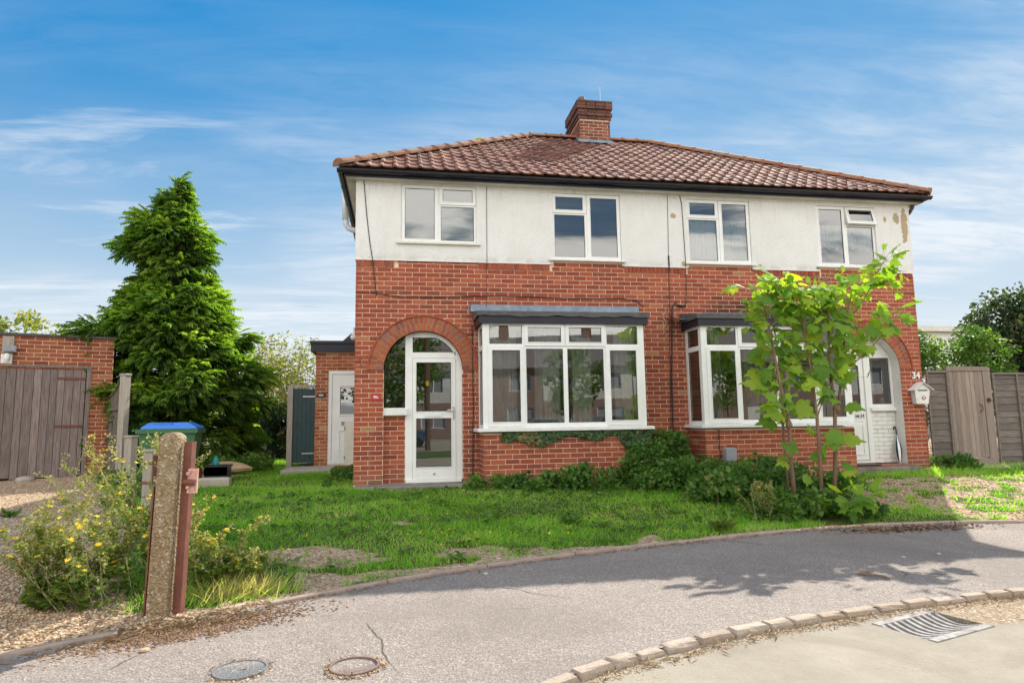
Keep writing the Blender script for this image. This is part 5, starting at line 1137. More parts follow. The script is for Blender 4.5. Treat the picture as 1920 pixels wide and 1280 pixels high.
# curtains
def curtain(x0, x1, z0, z1, y, mat, label, amp=.018, wl=.07, scal=0, grp=None):
    n = int((x1-x0)/.012); mb = MB(); V = []
    for i in range(n+1):
        x = x0+(x1-x0)*i/n; yy = y+amp*math.sin(2*math.pi*x/wl)+amp*.5*math.sin(x*37); zb = z0+(scal*abs(math.sin(math.pi*x/.16)) if scal else 0); V += [(x, yy, zb), (x, yy+.004*math.sin(x*50), z1)]
    mb.mesh(V, [(2*i, 2*i+2, 2*i+3, 2*i+1) for i in range(n)]); o = mb.build('curtain', mat, None, True); return tag(o, label, 'curtain', grp)
curtain(5.75, 6.85, 3.74, 4.46, .07, 'net', 'white gathered net curtain behind the third upper window from the left')
curtain(8.27, 9.36, 3.97, 4.44, .07, 'net', 'short white scalloped net curtain behind the right-hand upper window', scal=.055)
bl = MB(); bl.box(.77, 1.90, .12, .125, 3.9, 4.83); o = bl.build('roller_blind', 'blind', None); tag(o, 'pale grey green blind drawn down behind the left upper window', 'blind')
B1 = 'long pale drapes behind the left bay window'
for xa, xb, lab in ((2.06, 2.5, 'pale drape bunched at the left end of the left bay window'), (2.80, 3.2, 'pale drape hanging just left of the middle of the left bay window'), (3.40, 3.72, 'pale drape hanging just right of the middle of the left bay window'), (4.10, 4.46, 'pale drape bunched at the right end of the left bay window'), (5.66, 5.95, 'pale drape at the left end of the right bay window'), (6.3, 6.78, 'pale drape behind the second pane of the right bay window'), (7.7, 8.1, 'pale drape at the right end of the right bay window')):
    curtain(xa, xb, .82, 2.43, -.47, 'drape', lab, .022, .09)
dr34 = curtain(9.26, 9.42, 1.1, 2.0, .40, 'drape', 'white curtain behind the small side window of number 34', .02, .08)
mb = MB(); mb.lathe((9.53, .33, 1.10), ((.05, 0), (.055, .02), (.03, .06), (.045, .1), (.025, .16), (.03, .18)), 10); o = mb.build('glass_jar', 'white_paint', None); tag(o, 'white jar on the sill of the small side window of number 34', 'jar')

# ------------------------------------------------------------------ vegetation
def limb_path(a, b, bend=.1, n=5):
    a, b = Vector(a), Vector(b); L = (b-a).length; o = Vector((BRNG.gauss(0, 1), BRNG.gauss(0, 1), BRNG.gauss(0, .5)))*bend*L
    return [a.lerp(b, i/n)+o*math.sin(math.pi*i/n) for i in range(n+1)]
def clump_points(clumps, n, flat=.75):
    C = np.array([c[:3] for c in clumps]); R = np.array([c[3] for c in clumps]); wgt = R**2; k = RNG.choice(len(C), n, p=wgt/wgt.sum())
    d = rdir(n); r = RNG.random(n)**.42; P = C[k]+d*(R[k]*r)[:, None]*np.array([1, 1, flat]); return P, d, k
def leafy(name, clumps, n, size, mat, parent, T=OVATE, up=.6, var=.25, tone=None):
    P, d, k = clump_points(clumps, n); U = d*.8+rdir(n)*.9; U[:, 2] -= .15; Nn = rdir(n, up+.6)
    ct_ = RNG.normal(0, .13, len(clumps)); rnd = np.clip(RNG.beta(2, 2.2, n)+ct_[k], 0, 1)
    if tone is not None: rnd = np.clip(rnd+tone, 0, 1)
    S = size*(1+RNG.normal(0, var, n)).clip(.4, 1.9)
    return scatter(name, T[0], T[1], P, U, Nn, S, rnd, mat, parent)
def tree(name, label, cat, base, clumps, n, size, mat, trunk_r, group=None, limbs=8, T=OVATE, **kw):
    t = thing(name, label, cat, base, group); b = Vector(base); mb = MB(); zs = [c[2] for c in clumps]; top = b+Vector((0, 0, (max(zs)-b.z)*.8))
    mb.tube(limb_path(b-Vector((0,0,.1)), top, .03), [trunk_r*(1-.14*i) for i in range(6)], 8)
    for c in BRNG.sample(clumps, min(limbs, len(clumps))):
        s_ = b.lerp(top, BRNG.uniform(.3, .85)); mb.tube(limb_path(s_, c[:3], .08), [trunk_r*.4*(1-.15*i) for i in range(6)], 5)
    mb.build('trunk', 'trunk', t, True); leafy('crown', clumps, n, size, mat, t, T, **kw); return t
def ellipsoid_clumps(c, r, n, cr, hollow=.55):
    out = []
    for i in range(n):
        d = rdir(1)[0]; q = hollow+(1-hollow)*BRNG.random()**.6; out.append((c[0]+d[0]*r[0]*q, c[1]+d[1]*r[1]*q, c[2]+d[2]*r[2]*q, cr*BRNG.uniform(.7, 1.3)))
    return out

# conifer: drooping flat sprays on whorled branches
cb_ = (-3.95, 4.3, 0.05)
con = thing('conifer_tree', 'tall dark green conifer with drooping sprays beside the garage', 'tree', cb_)
TRX = lambda z: (-3.95-.022*z+.10*math.sin(z*.8)*z*.10, 4.3)
LP = [(.0, 1.55), (.5, 1.75), (1.2, 1.78), (2.0, 1.85), (2.7, 1.95), (3.15, 1.75), (3.45, 1.35), (3.75, 1.08), (4.3, .98), (4.6, 1.15), (5.1, 1.22), (5.3, .80), (5.65, .55), (6.05, .42), (6.3, .16), (6.45, .04)]
RP = [(.0, 1.55), (.5, 1.75), (1.2, 1.85), (1.9, 1.85), (2.4, 1.55), (3.0, 1.30), (3.4, 1.2), (3.6, 1.1), (3.9, .88), (4.3, .80), (4.6, .70), (4.9, .82), (5.2, .55), (5.6, .42), (6.05, .36), (6.3, .22), (6.45, .08)]
def prof(P, z): return np.interp(z, [p[0] for p in P], [p[1] for p in P])
mb = MB(); mb.tube([(TRX(z)[0], 4.3, z) for z in np.linspace(-.1, 6.3, 14)], [.17*(1-z/7.0) for z in np.linspace(0, 6.3, 14)], 8); br = MB()
SP = []; 
def cR(a, z): wgt = (1-math.cos(a))/2; return (prof(LP, z)*wgt*.97+prof(RP, z)*(1-wgt)*.97)*(.93+.2*math.sin(3*a+2.3*z)*math.sin(5.1*z+a)+.09*math.sin(11*z+2*a))
cl = []
for i in range(380):
    z = BRNG.uniform(2.7, 6.25) if BRNG.random() < .42 else 3.6*BRNG.random()**.8+.1; a = BRNG.random()*2*math.pi; R = cR(a, z); rr = (.11+.15*min(1, R))*BRNG.uniform(.65, 1.4)
    cl.append((z, a, max(.02, R-rr-.06)*BRNG.choice((.45, .72, .86, .94, 1.0, 1.08)), rr))
for z, a, q, rr in cl:
    tx = TRX(z); c = Vector((tx[0]+math.cos(a)*q, tx[1]+math.sin(a)*q, z)); rad_ = Vector((math.cos(a), math.sin(a), 0))
    o = Vector((*tx, max(.1, z-.15*q))); br.tube([o, o.lerp(c, .5)+Vector((0, 0, .03)), c], [.02, .014, .006], 4, False); tone_ = BRNG.gauss(0, .1)
    for k in range(int(260*rr/.3*rr/.3*.55)+14):
        d = Vector((BRNG.gauss(0, 1), BRNG.gauss(0, 1), BRNG.gauss(.25, 1))).normalized(); d = (d+rad_*.55).normalized(); w_ = BRNG.random()**.5; p = c+Vector((d.x*rr, d.y*rr, d.z*rr*.72))*w_
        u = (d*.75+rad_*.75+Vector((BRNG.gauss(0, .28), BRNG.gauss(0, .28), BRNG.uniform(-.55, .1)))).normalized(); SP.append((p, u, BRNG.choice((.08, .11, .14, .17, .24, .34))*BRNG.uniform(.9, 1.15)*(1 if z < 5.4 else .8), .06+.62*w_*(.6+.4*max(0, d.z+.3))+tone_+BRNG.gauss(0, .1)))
for k in range(10):                                                   # nodding leader
    SP.append((Vector((TRX(6.4)[0]+.02*k, 4.3, 6.3+.022*k)), Vector((.9, BRNG.uniform(-.5, .5), .35)).normalized(), .16, .5))
mb.build('trunk', 'trunk', con, True); br.build('branches', 'trunk', con)['kind'] = 'stuff'
# one spray = axis with alternating leaflets
ST = []; SF = []; nl = 9
def add_leaf(x, y, ang, L, w_, z0, zt):
    b0 = len(ST); c, s_ = math.cos(ang), math.sin(ang); ST.extend([(x, y, z0), (x+L*.5*c-w_*s_, y+L*.5*s_+w_*c, z0+.01), (x+L*c, y+L*s_, zt), (x+L*.5*c+w_*s_, y+L*.5*s_-w_*c, z0+.01)]); SF.extend([(b0, b0+1, b0+2), (b0, b0+2, b0+3)])
for i in range(nl):
    t = i/nl; s_ = 1 if i % 2 else -1; add_leaf(0, .08+.8*t, math.pi/2-s_*.62, .34*(1-.55*t), .045, -.03*t-.12*t*t, -.10-.25*t*t)
add_leaf(0, 0, math.pi/2, 1.0, .05, 0, -.22); 
P = np.array([tuple(s_[0]) for s_ in SP]); U = np.array([tuple(s_[1]) for s_ in SP]); Nn = np.tile([0, 0, 1.0], (len(SP), 1))+RNG.normal(0, .35, (len(SP), 3))
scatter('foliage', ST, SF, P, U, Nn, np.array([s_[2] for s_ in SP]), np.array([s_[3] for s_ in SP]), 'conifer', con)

# sycamore sapling with large separate leaves
syc = thing('sycamore_sapling', 'multi-stemmed young sycamore with big bright green leaves in front of the right bay window', 'tree', (5.9, -2.9, g1(5.9, -2.9)))
STEMS = [[(5.60,-2.88,-.15),(5.57,-2.9,.35),(5.55,-2.92,.85),(5.48,-2.9,1.45),(5.40,-2.85,2.05),(5.36,-2.8,2.55)],
         [(5.66,-2.65,-.15),(5.66,-2.62,.6),(5.69,-2.6,1.2),(5.70,-2.55,1.85),(5.66,-2.5,2.4)],
         [(5.90,-2.95,-.15),(5.93,-2.95,.48),(5.94,-2.95,.95),(5.91,-2.92,1.56),(5.88,-2.9,2.15),(5.93,-2.9,2.62)],
         [(6.12,-2.9,-.15),(6.19,-2.9,.45),(6.25,-2.9,1.04),(6.21,-2.88,1.55),(6.26,-2.85,2.15),(6.30,-2.8,2.78)],
         [(6.25,-2.9,1.04),(6.36,-2.9,1.5),(6.47,-2.9,2.1),(6.58,-2.92,2.6)],
         [(5.94,-2.95,.95),(6.06,-2.98,1.25),(6.12,-3.0,1.5)], [(6.47,-2.9,2.1),(6.75,-2.9,2.45),(7.02,-2.9,2.85),(7.16,-2.9,3.06)],
         [(6.36,-2.9,1.5),(6.7,-2.95,1.75),(7.0,-2.98,2.05),(7.22,-3.0,2.3)], [(6.58,-2.92,2.6),(6.9,-2.9,2.75),(7.35,-2.9,2.68)],
         [(5.48,-2.9,1.45),(5.40,-3.0,1.15),(5.42,-3.1,.98)], [(5.88,-2.9,2.15),(5.7,-2.95,2.5),(5.5,-2.95,2.72)]]
SR = [.030, .020, .026, .030, .019, .008, .010, .009, .008, .007, .010]
for s_, r in zip(STEMS, SR):
    mb = MB(); n = len(s_); mb.tube([Vector(p)+Vector((BRNG.gauss(0, .008), BRNG.gauss(0, .008), 0)) for p in s_], [r*(1-.62*i/(n-1)) for i in range(n)], 7); mb.build('stem', 'stem_brown', syc, True)
mb = MB(); mb.lathe((6.25, -2.9, .98), ((.03, 0), (.05, .05), (.03, .11)), 8); mb.lathe((5.555, -2.92, .80), ((.028, 0), (.046, .04), (.026, .1)), 8); mb.build('knot', 'stem_brown', syc, True)
def palm_leaf(cr, curl, fold):
    R = [(0, 0), (.10, -.06), (.30, -.02), (.42, .10), (.36, .20), (.56, .34), (.52, .46), (.40, .46), (.30, .52), (.34, .66), (.24, .72), (.12, .74), (.09, .90), (0, 1.04)]
    out = R + [(-x, y) for x, y in R[::-1][1:-1]]; V = [(0, .34, 0)]+[(x, y, 0) for x, y in out]; V = [(x, y, -curl*((y-.34)**2+x*x)+fold*abs(x)) for x, y, z in V]
    mb = MB(); mb.cr = cr; n = len(out); mb.mesh(V, [(0, 1+i, 1+(i+1) % n) for i in range(n)]); me = mb_mesh(mb, 'leaf', 'sycamore'); return me
PL = [palm_leaf((k+.5)/12, (.15, .35, .55)[k % 3], (-.12, .1, .22, 0)[k % 4]) for k in range(12)]
petm = MB(); nleaf = 0
def put_leaf(p, outdir, size, bright=None):
    global nleaf
    if nleaf >= 300: return
    d = (Vector(outdir)+Vector((BRNG.gauss(0, .45), BRNG.gauss(0, .45), BRNG.gauss(-.25, .35)))).normalized(); pet = BRNG.uniform(.06, .14); q = p+(d*.7+Vector((0, 0, .35))).normalized()*pet
    petm.tube([p, p.lerp(q, .5)+Vector((0, 0, .01)), q], .0028, 4, False)
    nrm = Vector((BRNG.gauss(0, .6), BRNG.gauss(-.85, .5), .75)).normalized(); x = d.cross(nrm).normalized(); n2 = x.cross(d)
    e = Matrix(((x.x, d.x, n2.x), (x.y, d.y, n2.y), (x.z, d.z, n2.z))).to_euler(); o = link('leaf', BRNG.choice(PL), syc, None, q, e); o.scale = (size,)*3; nleaf += 1
def pos_on(s_, t):
    n = len(s_)-1; i = min(n-1, int(t*n)); return Vector(s_[i]).lerp(Vector(s_[i+1]), t*n-i)
PLAN = [(0, .38, 1.0, 44), (1, .3, 1, 24), (2, .36, 1, 44), (3, .42, 1, 42), (4, .25, 1, 32), (5, .5, 1, 6), (6, .15, 1, 12), (7, .2, 1, 18), (8, .1, 1, 9), (9, .5, 1, 7), (10, .3, 1, 18), (0, .1, .4, 5), (2, .08, .4, 8), (3, .1, .45, 8)]
for si, t0, t1, n in PLAN:
    for i in range(n):
        t = t0+(t1-t0)*BRNG.random()**.75; p = pos_on(STEMS[si], t); a = BRNG.random()*2*math.pi; d = Vector((math.cos(a), math.sin(a)*.8, .1)); tw = BRNG.uniform(.0, .22) if si < 5 and t > .5 else BRNG.uniform(0, .06)
        q = p+d*tw+Vector((0, 0, tw*.4))
        if tw > .05: petm.tube([p, q], .004, 4, False)
        put_leaf(q, d, BRNG.choice((.14, .17, .19, .21, .235, .26))*BRNG.uniform(.9, 1.1))
for i in range(22): put_leaf(Vector((BRNG.uniform(5.75, 6.15), BRNG.uniform(-3.62, -3.3), BRNG.uniform(-.18, .12))), (BRNG.gauss(0, .6), -.8, .1), BRNG.uniform(.14, .2))
q_ = palm_leaf(.5, .3, .08); TV = [tuple(v.co) for v in q_.vertices]; TF = [tuple(p.vertices) for p in q_.polygons]; bpy.data.meshes.remove(q_)
LPs = []
for si, t0, n in ((0, .45, 70), (1, .4, 30), (2, .45, 66), (3, .5, 68), (4, .3, 50), (6, .2, 18), (7, .2, 24), (8, .1, 12), (10, .3, 28)):
    for i in range(n):
        p = pos_on(STEMS[si], t0+(1-t0)*BRNG.random()**.8); w_ = p+Vector((BRNG.gauss(0, .12), BRNG.gauss(0, .12), BRNG.gauss(.02, .09))); LPs.append(tuple(w_)); petm.tube([p, w_], .0025, 3, False)
P = np.array(LPs); n = len(P); U = rdir(n); U[:, 2] -= .45; Nn = np.stack([RNG.normal(0, .6, n), RNG.normal(-.8, .5, n), RNG.normal(.7, .3, n)], 1)
scatter('small_leaves', TV, TF, P, U, Nn, RNG.uniform(.08, .15, n), np.clip(RNG.beta(2, 2, n), 0, 1), 'sycamore', syc, kind='stuff')
petm.build('leaf_stalks', 'stem_green', syc)['kind'] = 'stuff'

# bramble bank under the bays
def bank(name, label, spots, n, size, mat='bramble', cat='shrub', T=OVATE, stems=True, kind=None, tone=None):
    x, y = spots[0][0], spots[0][1]; t = thing(name, label, cat, (x, y, g1(x, y))); cl = [(a, b, g1(a, b)+c, r) for a, b, c, r in spots]
    leafy('leaves', cl, n, size, mat, t, T, up=1.0, tone=tone); mb = MB()
    for c in cl[::2]: mb.tube(limb_path((c[0]+BRNG.gauss(0, .08), c[1]+.1, g1(c[0], c[1])-.02), c[:3], .15), [.008*(1-.13*i) for i in range(6)], 4, False)
    mb.build('canes', 'stem_brown', t)['kind'] = 'stuff'; return t
R_ = BRNG.uniform
bank('bramble_patch', 'dark green bramble growing against the brickwork under the left bay window', [(R_(2.5, 4.9), R_(-1.35, -.72), R_(.05, .26), R_(.12, .24)) for i in range(34)]+[(R_(4.1, 4.75), R_(-.95, -.7), R_(.25, .62), R_(.12, .2)) for i in range(10)], 5200, .062)
bank('bramble_patch', 'low bramble straggling along the wall foot right of the left door step', [(R_(1.75, 2.7), R_(-.95, -.6), R_(.02, .15), R_(.07, .15)) for i in range(16)], 1300, .055)
bank('bramble_patch', 'wide bank of bramble and nettles between the bush and the sapling', [(R_(4.7, 6.6), R_(-2.7, -1.0), R_(.05, .34), R_(.15, .28)) for i in range(60)], 9000, .065)
bank('nettle_patch', 'leafy undergrowth round the foot of the sapling stems', [(R_(5.0, 6.4), R_(-3.45, -2.6), R_(.03, .2), R_(.1, .2)) for i in range(34)], 3800, .065, 'shrub_m', tone=-.18)
bank('rounded_shrub', 'rounded green bush growing against the wall between the two bay windows', [(4.98+R_(-.22, .22), -.55+R_(-.2, .2), .48+R_(-.02, .25), R_(.12, .2)) for i in range(18)]+[(4.95+R_(-.3, .45), -.65+R_(-.2, .2), R_(.1, .45), R_(.12, .2)) for i in range(16)], 4600, .055, 'shrub_m', 'bush', tone=-.2)
bank('bramble_patch', 'small bramble at the corner of number 34 by the narrow fence panel', [(R_(10.2, 11.0), R_(-.5, .1), R_(.02, .2), R_(.08, .17)) for i in range(16)], 1500, .05)
bank('wall_weeds', 'low weeds at the foot of the house corner below the white board', [(R_(-.5, .0), R_(.1, 2.5), R_(.02, .12), R_(.06, .13)) for i in range(14)], 1300, .05)
bank('ground_elder', 'bright green leafy patch on the grass in front of the conifer', [(R_(-3.0, -1.9), R_(2.9, 4.6), R_(.06, .24), R_(.12, .2)) for i in range(34)], 3200, .07, 'shrub_m', tone=.05)
bank('fence_weeds', 'weeds between the short pale post and the green bin', [(R_(-3.4, -2.8), R_(-.6, .6), R_(.05, .35), R_(.08, .16)) for i in range(14)], 1000, .05)
# ivy hanging under the left sill
iv = thing('ivy', 'ivy trailing along the brickwork just below the left bay window sill', 'ivy', (3.3, -.62, .5))
IP = []
for i in range(900):
    x = R_(2.25, 4.62); dmax = .09+.16*math.exp(-((x-2.72)/.2)**2)+.30*math.exp(-((x-4.35)/.2)**2)+.05*math.sin(x*9)
    if BRNG.random() < .35 and x < 2.5: continue
    IP.append((x, -.61-R_(0, .05), .80-R_(0, 1)**1.3*max(.03, dmax)))
P = np.array(IP); N_ = len(P); U = np.stack([RNG.normal(0, .6, N_), RNG.normal(-.3, .2, N_), -np.ones(N_)], 1); Nn = np.tile([0, -1.0, .3], (N_, 1))+RNG.normal(0, .3, (N_, 3))
rnd = np.where(np.abs(P[:, 0]-2.65) < .18, RNG.random(N_)*.5+.5, RNG.random(N_)*.75)
scatter('leaves', IVY[0], IVY[1], P, U, Nn, RNG.uniform(.045, .085, N_), rnd, 'ivy', iv)
mb = MB(); mb.tube([(2.3+.24*i, -.606, .77+.01*math.sin(i*2)) for i in range(11)], .006, 5); mb.tube([(4.4, -.61, .76), (4.42, -.63, .4), (4.38, -.66, 0)], .009, 5); mb.build('vine', 'stem_brown', iv)

# yellow flowered weeds by the post
flow = []
fm = []
for k in range(3):
    mb = MB(); n = 9; V = [(0, 0, .004)]
    for i in range(n*2): r = .5 if i % 2 else .34; a = math.pi*i/n; V.append((r*math.cos(a), r*math.sin(a), .10+.05*math.sin(i*2.1+k)))
    mb.mesh(V, [(0, 1+i, 1+(i+1) % (2*n)) for i in range(2*n)]); mb.mesh([(0,0,-.25),(.16,0,0),(-.08,.14,0),(-.08,-.14,0)], [(0,2,1),(0,3,2),(0,1,3)]); fm.append(mb_mesh(mb, 'flower', 'flower'))
def weed(name, label, bx, by, spread, height, nst, nfl, lean=(0, 0), dens=1.0, seed=1):
    r = random.Random(seed); bz = g1(bx, by); t = thing(name, label, 'weed', (bx, by, bz)); mb = MB(); LPn = []; tips = []
    def branch(p, d, L, rad_, lev):
        n = 5; pts_ = [p]; q = p
        for i in range(n):
            d = (d+Vector((r.gauss(0, .14), r.gauss(0, .14), .05))).normalized(); q = q+d*L/n; pts_.append(q)
            if r.random() < .95: LPn.append((q, d, lev))
            if r.random() < .6: LPn.append((q, d, lev))
            if lev < 3 and i >= 1 and r.random() < (.75 if lev < 2 else .5):
                a = r.random()*6.28; branch(q, (d*.7+Vector((math.cos(a), math.sin(a), .25))*.75).normalized(), L*r.uniform(.32, .55), rad_*.6, lev+1)
        mb.tube(pts_, [rad_*(1-.11*i) for i in range(n+1)], 4, False); tips.append((q, d))
    for i in range(nst):
        a = r.random()*6.28; ro = r.random()**.5*spread; p = Vector((bx+math.cos(a)*ro*.6, by+math.sin(a)*ro*.5, bz-.02)); d = Vector((math.cos(a)*.55*ro/spread+lean[0]+r.gauss(0, .1), math.sin(a)*.35+lean[1], 1)).normalized()
        branch(p, d, height*r.uniform(.55, 1.0), .0045, 0)
    mb.build('stems', 'stem_green', t); P = []; U = []; S = []; C = []
    for p, d, lev in LPn:
        for j in range(2 if lev else 3):
            P.append(tuple(p+Vector((r.gauss(0, .012), r.gauss(0, .012), r.gauss(0, .012))))); a = r.random()*6.28; U.append((math.cos(a)+d.x, math.sin(a)+d.y, r.uniform(-.3, .6))); hz = (p.z-bz)/height; S.append(r.uniform(.022, .045)*(1.7-1.2*min(1, hz)) if hz < .4 else r.uniform(.010, .024)); C.append(.15+.55*hz+r.gauss(0, .17))
    n = len(P); scatter('leaves', OVATE[0], OVATE[1], np.array(P), np.array(U), rdir(n, 1.2), np.array(S), np.array(C), 'weed', t)
    buds = MB(); r.shuffle(tips)
    for p, d in tips[nfl:]: buds.cr = r.random(); buds.lathe(p, ((.003, -.004), (.006, .002), (.005, .011), (.001, .014)), 5)
    buds.build('buds', 'straw', t)['kind'] = 'stuff'
    for p, d in tips[:nfl]:
        e = (d*.5+Vector((r.gauss(0, .25), r.gauss(-.25, .25), .8))).normalized().to_track_quat('Z', 'Y').to_euler(); o = link('flower', r.choice(fm), t, None, p, e); s_ = r.uniform(.03, .048); o.scale = (s_, s_, s_)
    return t
weed('yellow_weed', 'tall branching weed with yellow flowers left of the concrete post', -1.22, -5.0, .40, .78, 16, 80, (-.15, -.05), seed=3)
weed('yellow_weed', 'bushy weed with many small yellow flowers at the left foot of the concrete post', -1.30, -5.45, .46, .52, 22, 90, (-.12, -.1), seed=5)
weed('yellow_weed', 'smaller yellow-flowered weed right of the rusty angle iron', -.66, -5.2, .18, .42, 10, 46, (.08, -.05), seed=8)
weed('yellow_weed', 'sprawling weed with yellow flowers on the gravel at the far left', -1.62, -5.5, .22, .28, 5, 8, (-.15, -.1), seed=9)
weed('yellow_weed', 'low straw coloured weed on the grass edge right of the post', -.42, -5.2, .18, .26, 6, 8, (.1, 0), seed=12)
weed('yellow_weed', 'thin weed with yellow flowers in front of the bramble bank by the sapling', 4.85, -3.3, .2, .42, 4, 6, seed=14)
# broad-leaved plants
def rosette(label, x, y, n, L, mat, tone):
    bz = g1(x, y); a = RNG.random(n)*6.28; U = np.stack([np.cos(a), np.sin(a), RNG.uniform(.3, 1.2, n)], 1); P = np.stack([np.full(n, x)+RNG.normal(0, .03, n), np.full(n, y)+RNG.normal(0, .03, n), np.full(n, bz)], 1)
    S = np.stack([np.full(n, L*.32), L*RNG.uniform(.6, 1.1, n), np.full(n, L)], 1); o = scatter('leafy_weed', OVATE[0], OVATE[1], P, U, np.tile([0, 0, 1.0], (n, 1))+RNG.normal(0, .2, (n, 3)), S, RNG.random(n)*.4+tone, mat); tag(o, label, 'weed')
rosette('dark green broad-leaved weed at the grass edge right of the post', -.22, -5.15, 26, .2, 'bramble', .4)
rosette('grey green thistle-like weed at the pavement edge left of the sapling', 4.15, -3.75, 30, .26, 'weed', .1)
rosette('pale broad-leaved weed in the middle of the lawn', 2.6, -3.2, 22, .17, 'shrub_m', .3)
rosette('small dark weed on the gravel left of the tall yellow weeds', -3.6, -2.2, 18, .16, 'shrub_m', 0)
# lawn
def grass(name, n, region, label, hmin=.022, hmax=.09, tone=0.0):
    P = region(n); m = len(P); x, y = P[:, 0], P[:, 1]; g = gravel_mask(x, y); lush = .5+.5*np.sin(x*1.9+1.3*np.sin(y*1.4))*np.sin(y*2.3+.8*np.sin(x*1.1)); keep = RNG.random(m) < np.clip(1.0-1.02*g, 0.012, 1)*(.35+.65*lush)
    keep &= (y-ye(x)) > .03; keep &= ~((x > -.02) & (x < 10.15) & (y > -.02)); keep &= ~((x > 0) & (x < 1.9) & (y > -.36)); keep &= ~((x > .42) & (x < 1.7) & (y > -.62)); keep &= ~((x > 1.9) & (x < 8.3) & (y > -.62)); keep &= ~((x > -1.55) & (x < -.6) & (y > 2.7))
    P = P[keep]; lush = lush[keep]; m = len(P); z = gh(P[:, 0], P[:, 1]); P = np.stack([P[:, 0], P[:, 1], z], 1)
    tilt = RNG.normal(0, .6, (m, 2)); sw = np.stack([np.sin(P[:, 1]*3.1)*.35, np.cos(P[:, 0]*2.7)*.35], 1); U = np.stack([tilt[:, 0]+sw[:, 0], tilt[:, 1]+sw[:, 1], np.ones(m)], 1); Nn = np.stack([RNG.normal(0, 1, m), RNG.normal(0, 1, m), np.full(m, .3)], 1)
    dist = np.hypot(P[:, 0]-CAM.x, P[:, 1]-CAM.y); H = (hmin+(hmax-hmin)*RNG.random(m)**1.4*(.45+.75*lush)); S = np.stack([.0036+.0009*dist*(.35+.5*RNG.random(m)), H, H], 1)
    big = np.sin(P[:, 0]*1.7+2+1.2*np.sin(P[:, 1]*1.1))*np.sin(P[:, 1]*2.2+1); sm = np.sin(P[:, 0]*6.1+2*np.sin(P[:, 1]*3))*np.sin(P[:, 1]*7.3); rnd = np.clip(RNG.beta(2.2, 2.4, m)*.7+.1+.22*big+.15*sm+tone+(RNG.random(m) < .13)*.5, 0, 1)
    o = scatter(name, BLADE[0], BLADE[1], P, U, Nn, S, rnd, 'grass', kind='stuff'); return tag(o, label)
def reg(boxes):
    w_ = np.array([b[4] for b in boxes], float); w_ /= w_.sum()
    def f_(n):
        k = RNG.choice(len(boxes), n, p=w_); B = np.array([b[:4] for b in boxes])[k]; return np.stack([B[:, 0]+(B[:, 1]-B[:, 0])*RNG.random(n), B[:, 2]+(B[:, 3]-B[:, 2])*RNG.random(n)], 1)
    return f_
grass('lawn_grass', 250000, reg([(-1.6, 5.5, -5.8, -3.0, 10), (-3.0, 6.6, -3.2, -.3, 9.5), (-4.3, .1, -1.0, 4.2, 6), (-4.6, -1.2, 3.5, 9.0, 2.2), (6.0, 14, -4.4, .6, 6)]), 'rough green grass of the front lawn')
def lawn_weeds(n):
    P = np.stack([RNG.uniform(-3.5, 5.2, n), RNG.uniform(-5.0, -.6, n)], 1); k = (gravel_mask(P[:, 0], P[:, 1]) < .6) & (P[:, 1]-ye(P[:, 0]) > .12) & (P[:, 0] > fence_x(P[:, 1])+.2); P = P[k]
    cs = np.repeat(P, 14, 0)+RNG.normal(0, .055, (len(P)*14, 2)); k2 = (cs[:, 1]-ye(cs[:, 0]) > .06) & ~((cs[:, 0] > -.05) & (cs[:, 1] > -.4)); cs = cs[k2]; m = len(cs); a = RNG.random(m)*6.28
    U = np.stack([np.cos(a), np.sin(a), RNG.uniform(.05, .9, m)], 1); S = RNG.uniform(.03, .075, m)
    o = scatter('lawn_weeds', OVATE[0], OVATE[1], np.stack([cs[:, 0], cs[:, 1], gh(cs[:, 0], cs[:, 1])+RNG.uniform(.0, .05, m)], 1), U, np.tile([0, 0, 1.0], (m, 1))+RNG.normal(0, .3, (m, 3)), S, np.clip(RNG.random(m)*.6+np.repeat(RNG.random(len(P))*.4, 14)[k2], 0, 1), 'shrub_m', kind='stuff'); tag(o, 'clover and small broad-leaved weeds scattered through the lawn')
lawn_weeds(330)
grass('verge_tuft', 5200, lambda n: np.stack([RNG.normal(-.42, .17, n), RNG.normal(-5.22, .14, n)], 1), 'long grass brightened in colour as if sunlit, right of the concrete post', .07, .22, .3)  # tone raised so the tuft's colour stands in for sunlight
grass('fence_grass', 12000, reg([(10.3, 13.5, -.5, .3, 3), (7.6, 10.5, -1.3, -.4, 4), (9, 13.5, -1.8, -.9, 3), (6.4, 7.6, -3.4, -1.3, 3), (7, 13, -3.8, -1.2, 4)]), 'tufts of grass along the gravel in front of number 34', .05, .16, .05)
def stones(name, n, region, label, s0=.008, s1=.02):
    P = region(n); x, y = P[:, 0], P[:, 1]; k = (RNG.random(len(P)) < gravel_mask(x, y)) & (y-ye(x) > .03) & ~((x > 0) & (x < 10.13) & (y > -.62)); P = P[k]; m = len(P); P = np.stack([P[:, 0], P[:, 1], gh(P[:, 0], P[:, 1])+.003], 1)
    s_ = RNG.uniform(s0, s1, m)*RNG.uniform(.5, 1.1, m); S = np.stack([s_, s_*RNG.uniform(.6, 1, m), s_], 1); a = RNG.random(m)*6.28; U = np.stack([np.cos(a), np.sin(a), RNG.normal(0, .2, m)], 1)
    o = scatter(name, STONE[0], STONE[1], P, U, np.tile([0, 0, 1.0], (m, 1))+RNG.normal(0, .25, (m, 3)), S, RNG.random(m), 'stone', kind='stuff'); return tag(o, label)
stones('gravel', 26000, reg([(-3.2, -.7, -7.2, -4.2, 8), (-7, -2, -4.2, 2.6, 6), (-.5, -.45, -5.6, -5.5, .1)]), 'loose beige gravel of the left drive')
